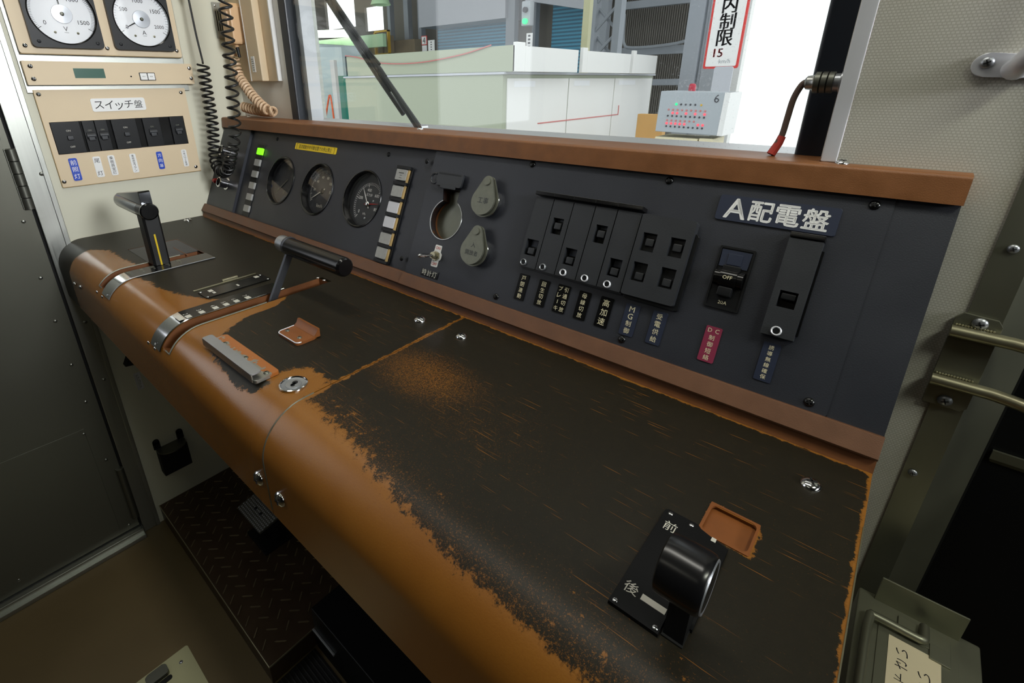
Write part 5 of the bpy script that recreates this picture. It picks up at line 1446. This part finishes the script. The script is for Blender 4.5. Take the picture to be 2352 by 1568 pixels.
# left side: neighbouring train, lights, clutter
t = thing('rail_car', 'pale cyan rail car cab at the far left of the windscreen', 'train', FLOOR, (-14.4, 10, -1.1))
b = MB(lt(t)); b.box(-17, -13.86, 9.0, 10.6, -.9, 2.25, .05); b.done('body', 'train_cyan', t)
b = MB(lt(t)); b.prism([(-13.86, 9.0), (-13.40, 9.6), (-13.40, 10.55), (-13.86, 10.55)], -.9, 2.15); b.done('cab_side', 'train_cyan', t)
b = MB(lt(t)); b.M = lt(t) @ FRONT(8.99); b.rrect(-14.62, -14.15, 1.02, 1.86, 0, .01, .08); b.done('window', 'train_glass', t)
b = MB(lt(t)); b.box(-13.87, -13.84, 8.97, 9.0, -.8, 2.0); b.box(-14.1, -14.08, 8.985, 9.0, -.8, 2.0); b.done('door_line', 'hall_steel', t)
b = MB(lt(t)); b.box(-13.40, -13.38, 9.7, 10.5, .9, 1.9); b.done('side_window', 'train_glass', t)
b = MB(); b.tube(smooth_path([(-9.22, 6.0, .30), (-8.95, 6.0, .86), (-8.91, 6.0, .90), (-8.87, 6.0, .86), (-8.83, 6.0, .30)], 6), .018, 8); b.tube([(-8.87, 6.0, .4), (-8.83, 6.0, -1.1)], .018, 8); tag(b.done('barrier_hoop', 'cone_orange'), 'orange barrier hoop in front of the cyan rail car', 'barrier')
xbox('teal_machine', 'teal machine behind the orange hoop', 'machine', -13.0, -12.62, 9.0, 9.6, -1.1, 1.35, 'train_teal')
xbox('white_panel', 'narrow white panel in front of the teal machine', 'panel', -12.75, -12.55, 8.7, 8.8, -1.1, 1.75, 'cab_white')  # plain white panel standing in the hall
xbox('light_reflector', 'pale green reflector under the bright fluorescent tube', 'reflector', -17.8, -13.5, 11.3, 11.45, 2.24, 2.62, 'light_green')
b = MB(); b.cyl((-17.6, 11.1, 2.84), (-14.85, 11.1, 2.70), .12, n=14); tag(b.done('fluorescent_tube', 'tube_glow'), 'glowing fluorescent tube at the left of the windscreen', 'lamp')
b = MB(); b.lathe([(.28, 0), (.22, .14), (.06, .24), (.05, .30), (0, .3)], (-11.95, 10, 3.15), n=24); tag(b.done('pendant_lamp', 'light_green'), 'green pendant lamp at the top edge of the windscreen', 'lamp')
t = thing('yellow_frame', 'yellow rack frame of parts behind the wiper', 'rack', FLOOR, (-14.4, 12, 1.2))
for q in ((-14.75, -14.70, 2.0, 2.8), (-14.05, -14.0, 2.0, 2.8), (-14.75, -14.0, 2.75, 2.8), (-14.75, -14.0, 2.05, 2.1)): b = MB(lt(t)); b.box(q[0], q[1], 11.95, 12.05, q[2], q[3]); b.done('bar', 'hazard_yellow', t)
for k, x in enumerate((-14.6, -14.3)): b = MB(lt(t)); b.box(x, x + .2, 12.0, 12.3, 2.1, 2.55 + .1 * k, .02); b.done('part_box', 'brown_clutter', t)
xbox('clutter_shelf', 'brown cluttered shelving behind the cyan rail car', 'shelving', -19, -13.2, 12.4, 13.0, -1.1, 2.5, 'brown_clutter')
t = thing('number_sign', 'small red-edged sign with the number 4 above the cabinet', 'sign', FRONT(12.0), (-12.31, 2.27, 0))
b = MB(); b.box(-.12, .12, -.02, .24, 0, .02); b.done('border', 'sign_red', t)
b = MB(); b.box(-.10, .10, 0, .22, .02, .024); b.box(-.10, .10, -.2, -.03, 0, .02); b.done('face', 'white_plate', t)
b = MB(); b.text('4', -.07, .07, .02, .20, .024, .001); b.done('numeral', 'ink', t)
for x, z, y, h, lb in ((-11.5, 2.02, 11.5, .30, 'small white notice board right of the number 4 sign'), (-5.54, 1.66, 8.0, .26, 'small white notice board below the green signal lamp')):
    b = MB(); b.M = FRONT(y); b.box(x - (.13 if y > 9 else .06), x + (.13 if y > 9 else .06), z, z + h, 0, .02); b.mi = 1
    for k in range(4): b.box(x - .025, x + .025, z + .03 + k * h / 4.5, z + .06 + k * h / 4.5, .02, .022)
    tag(b.done('notice_board', ['white_plate', 'dot_dark']), lb, 'sign')
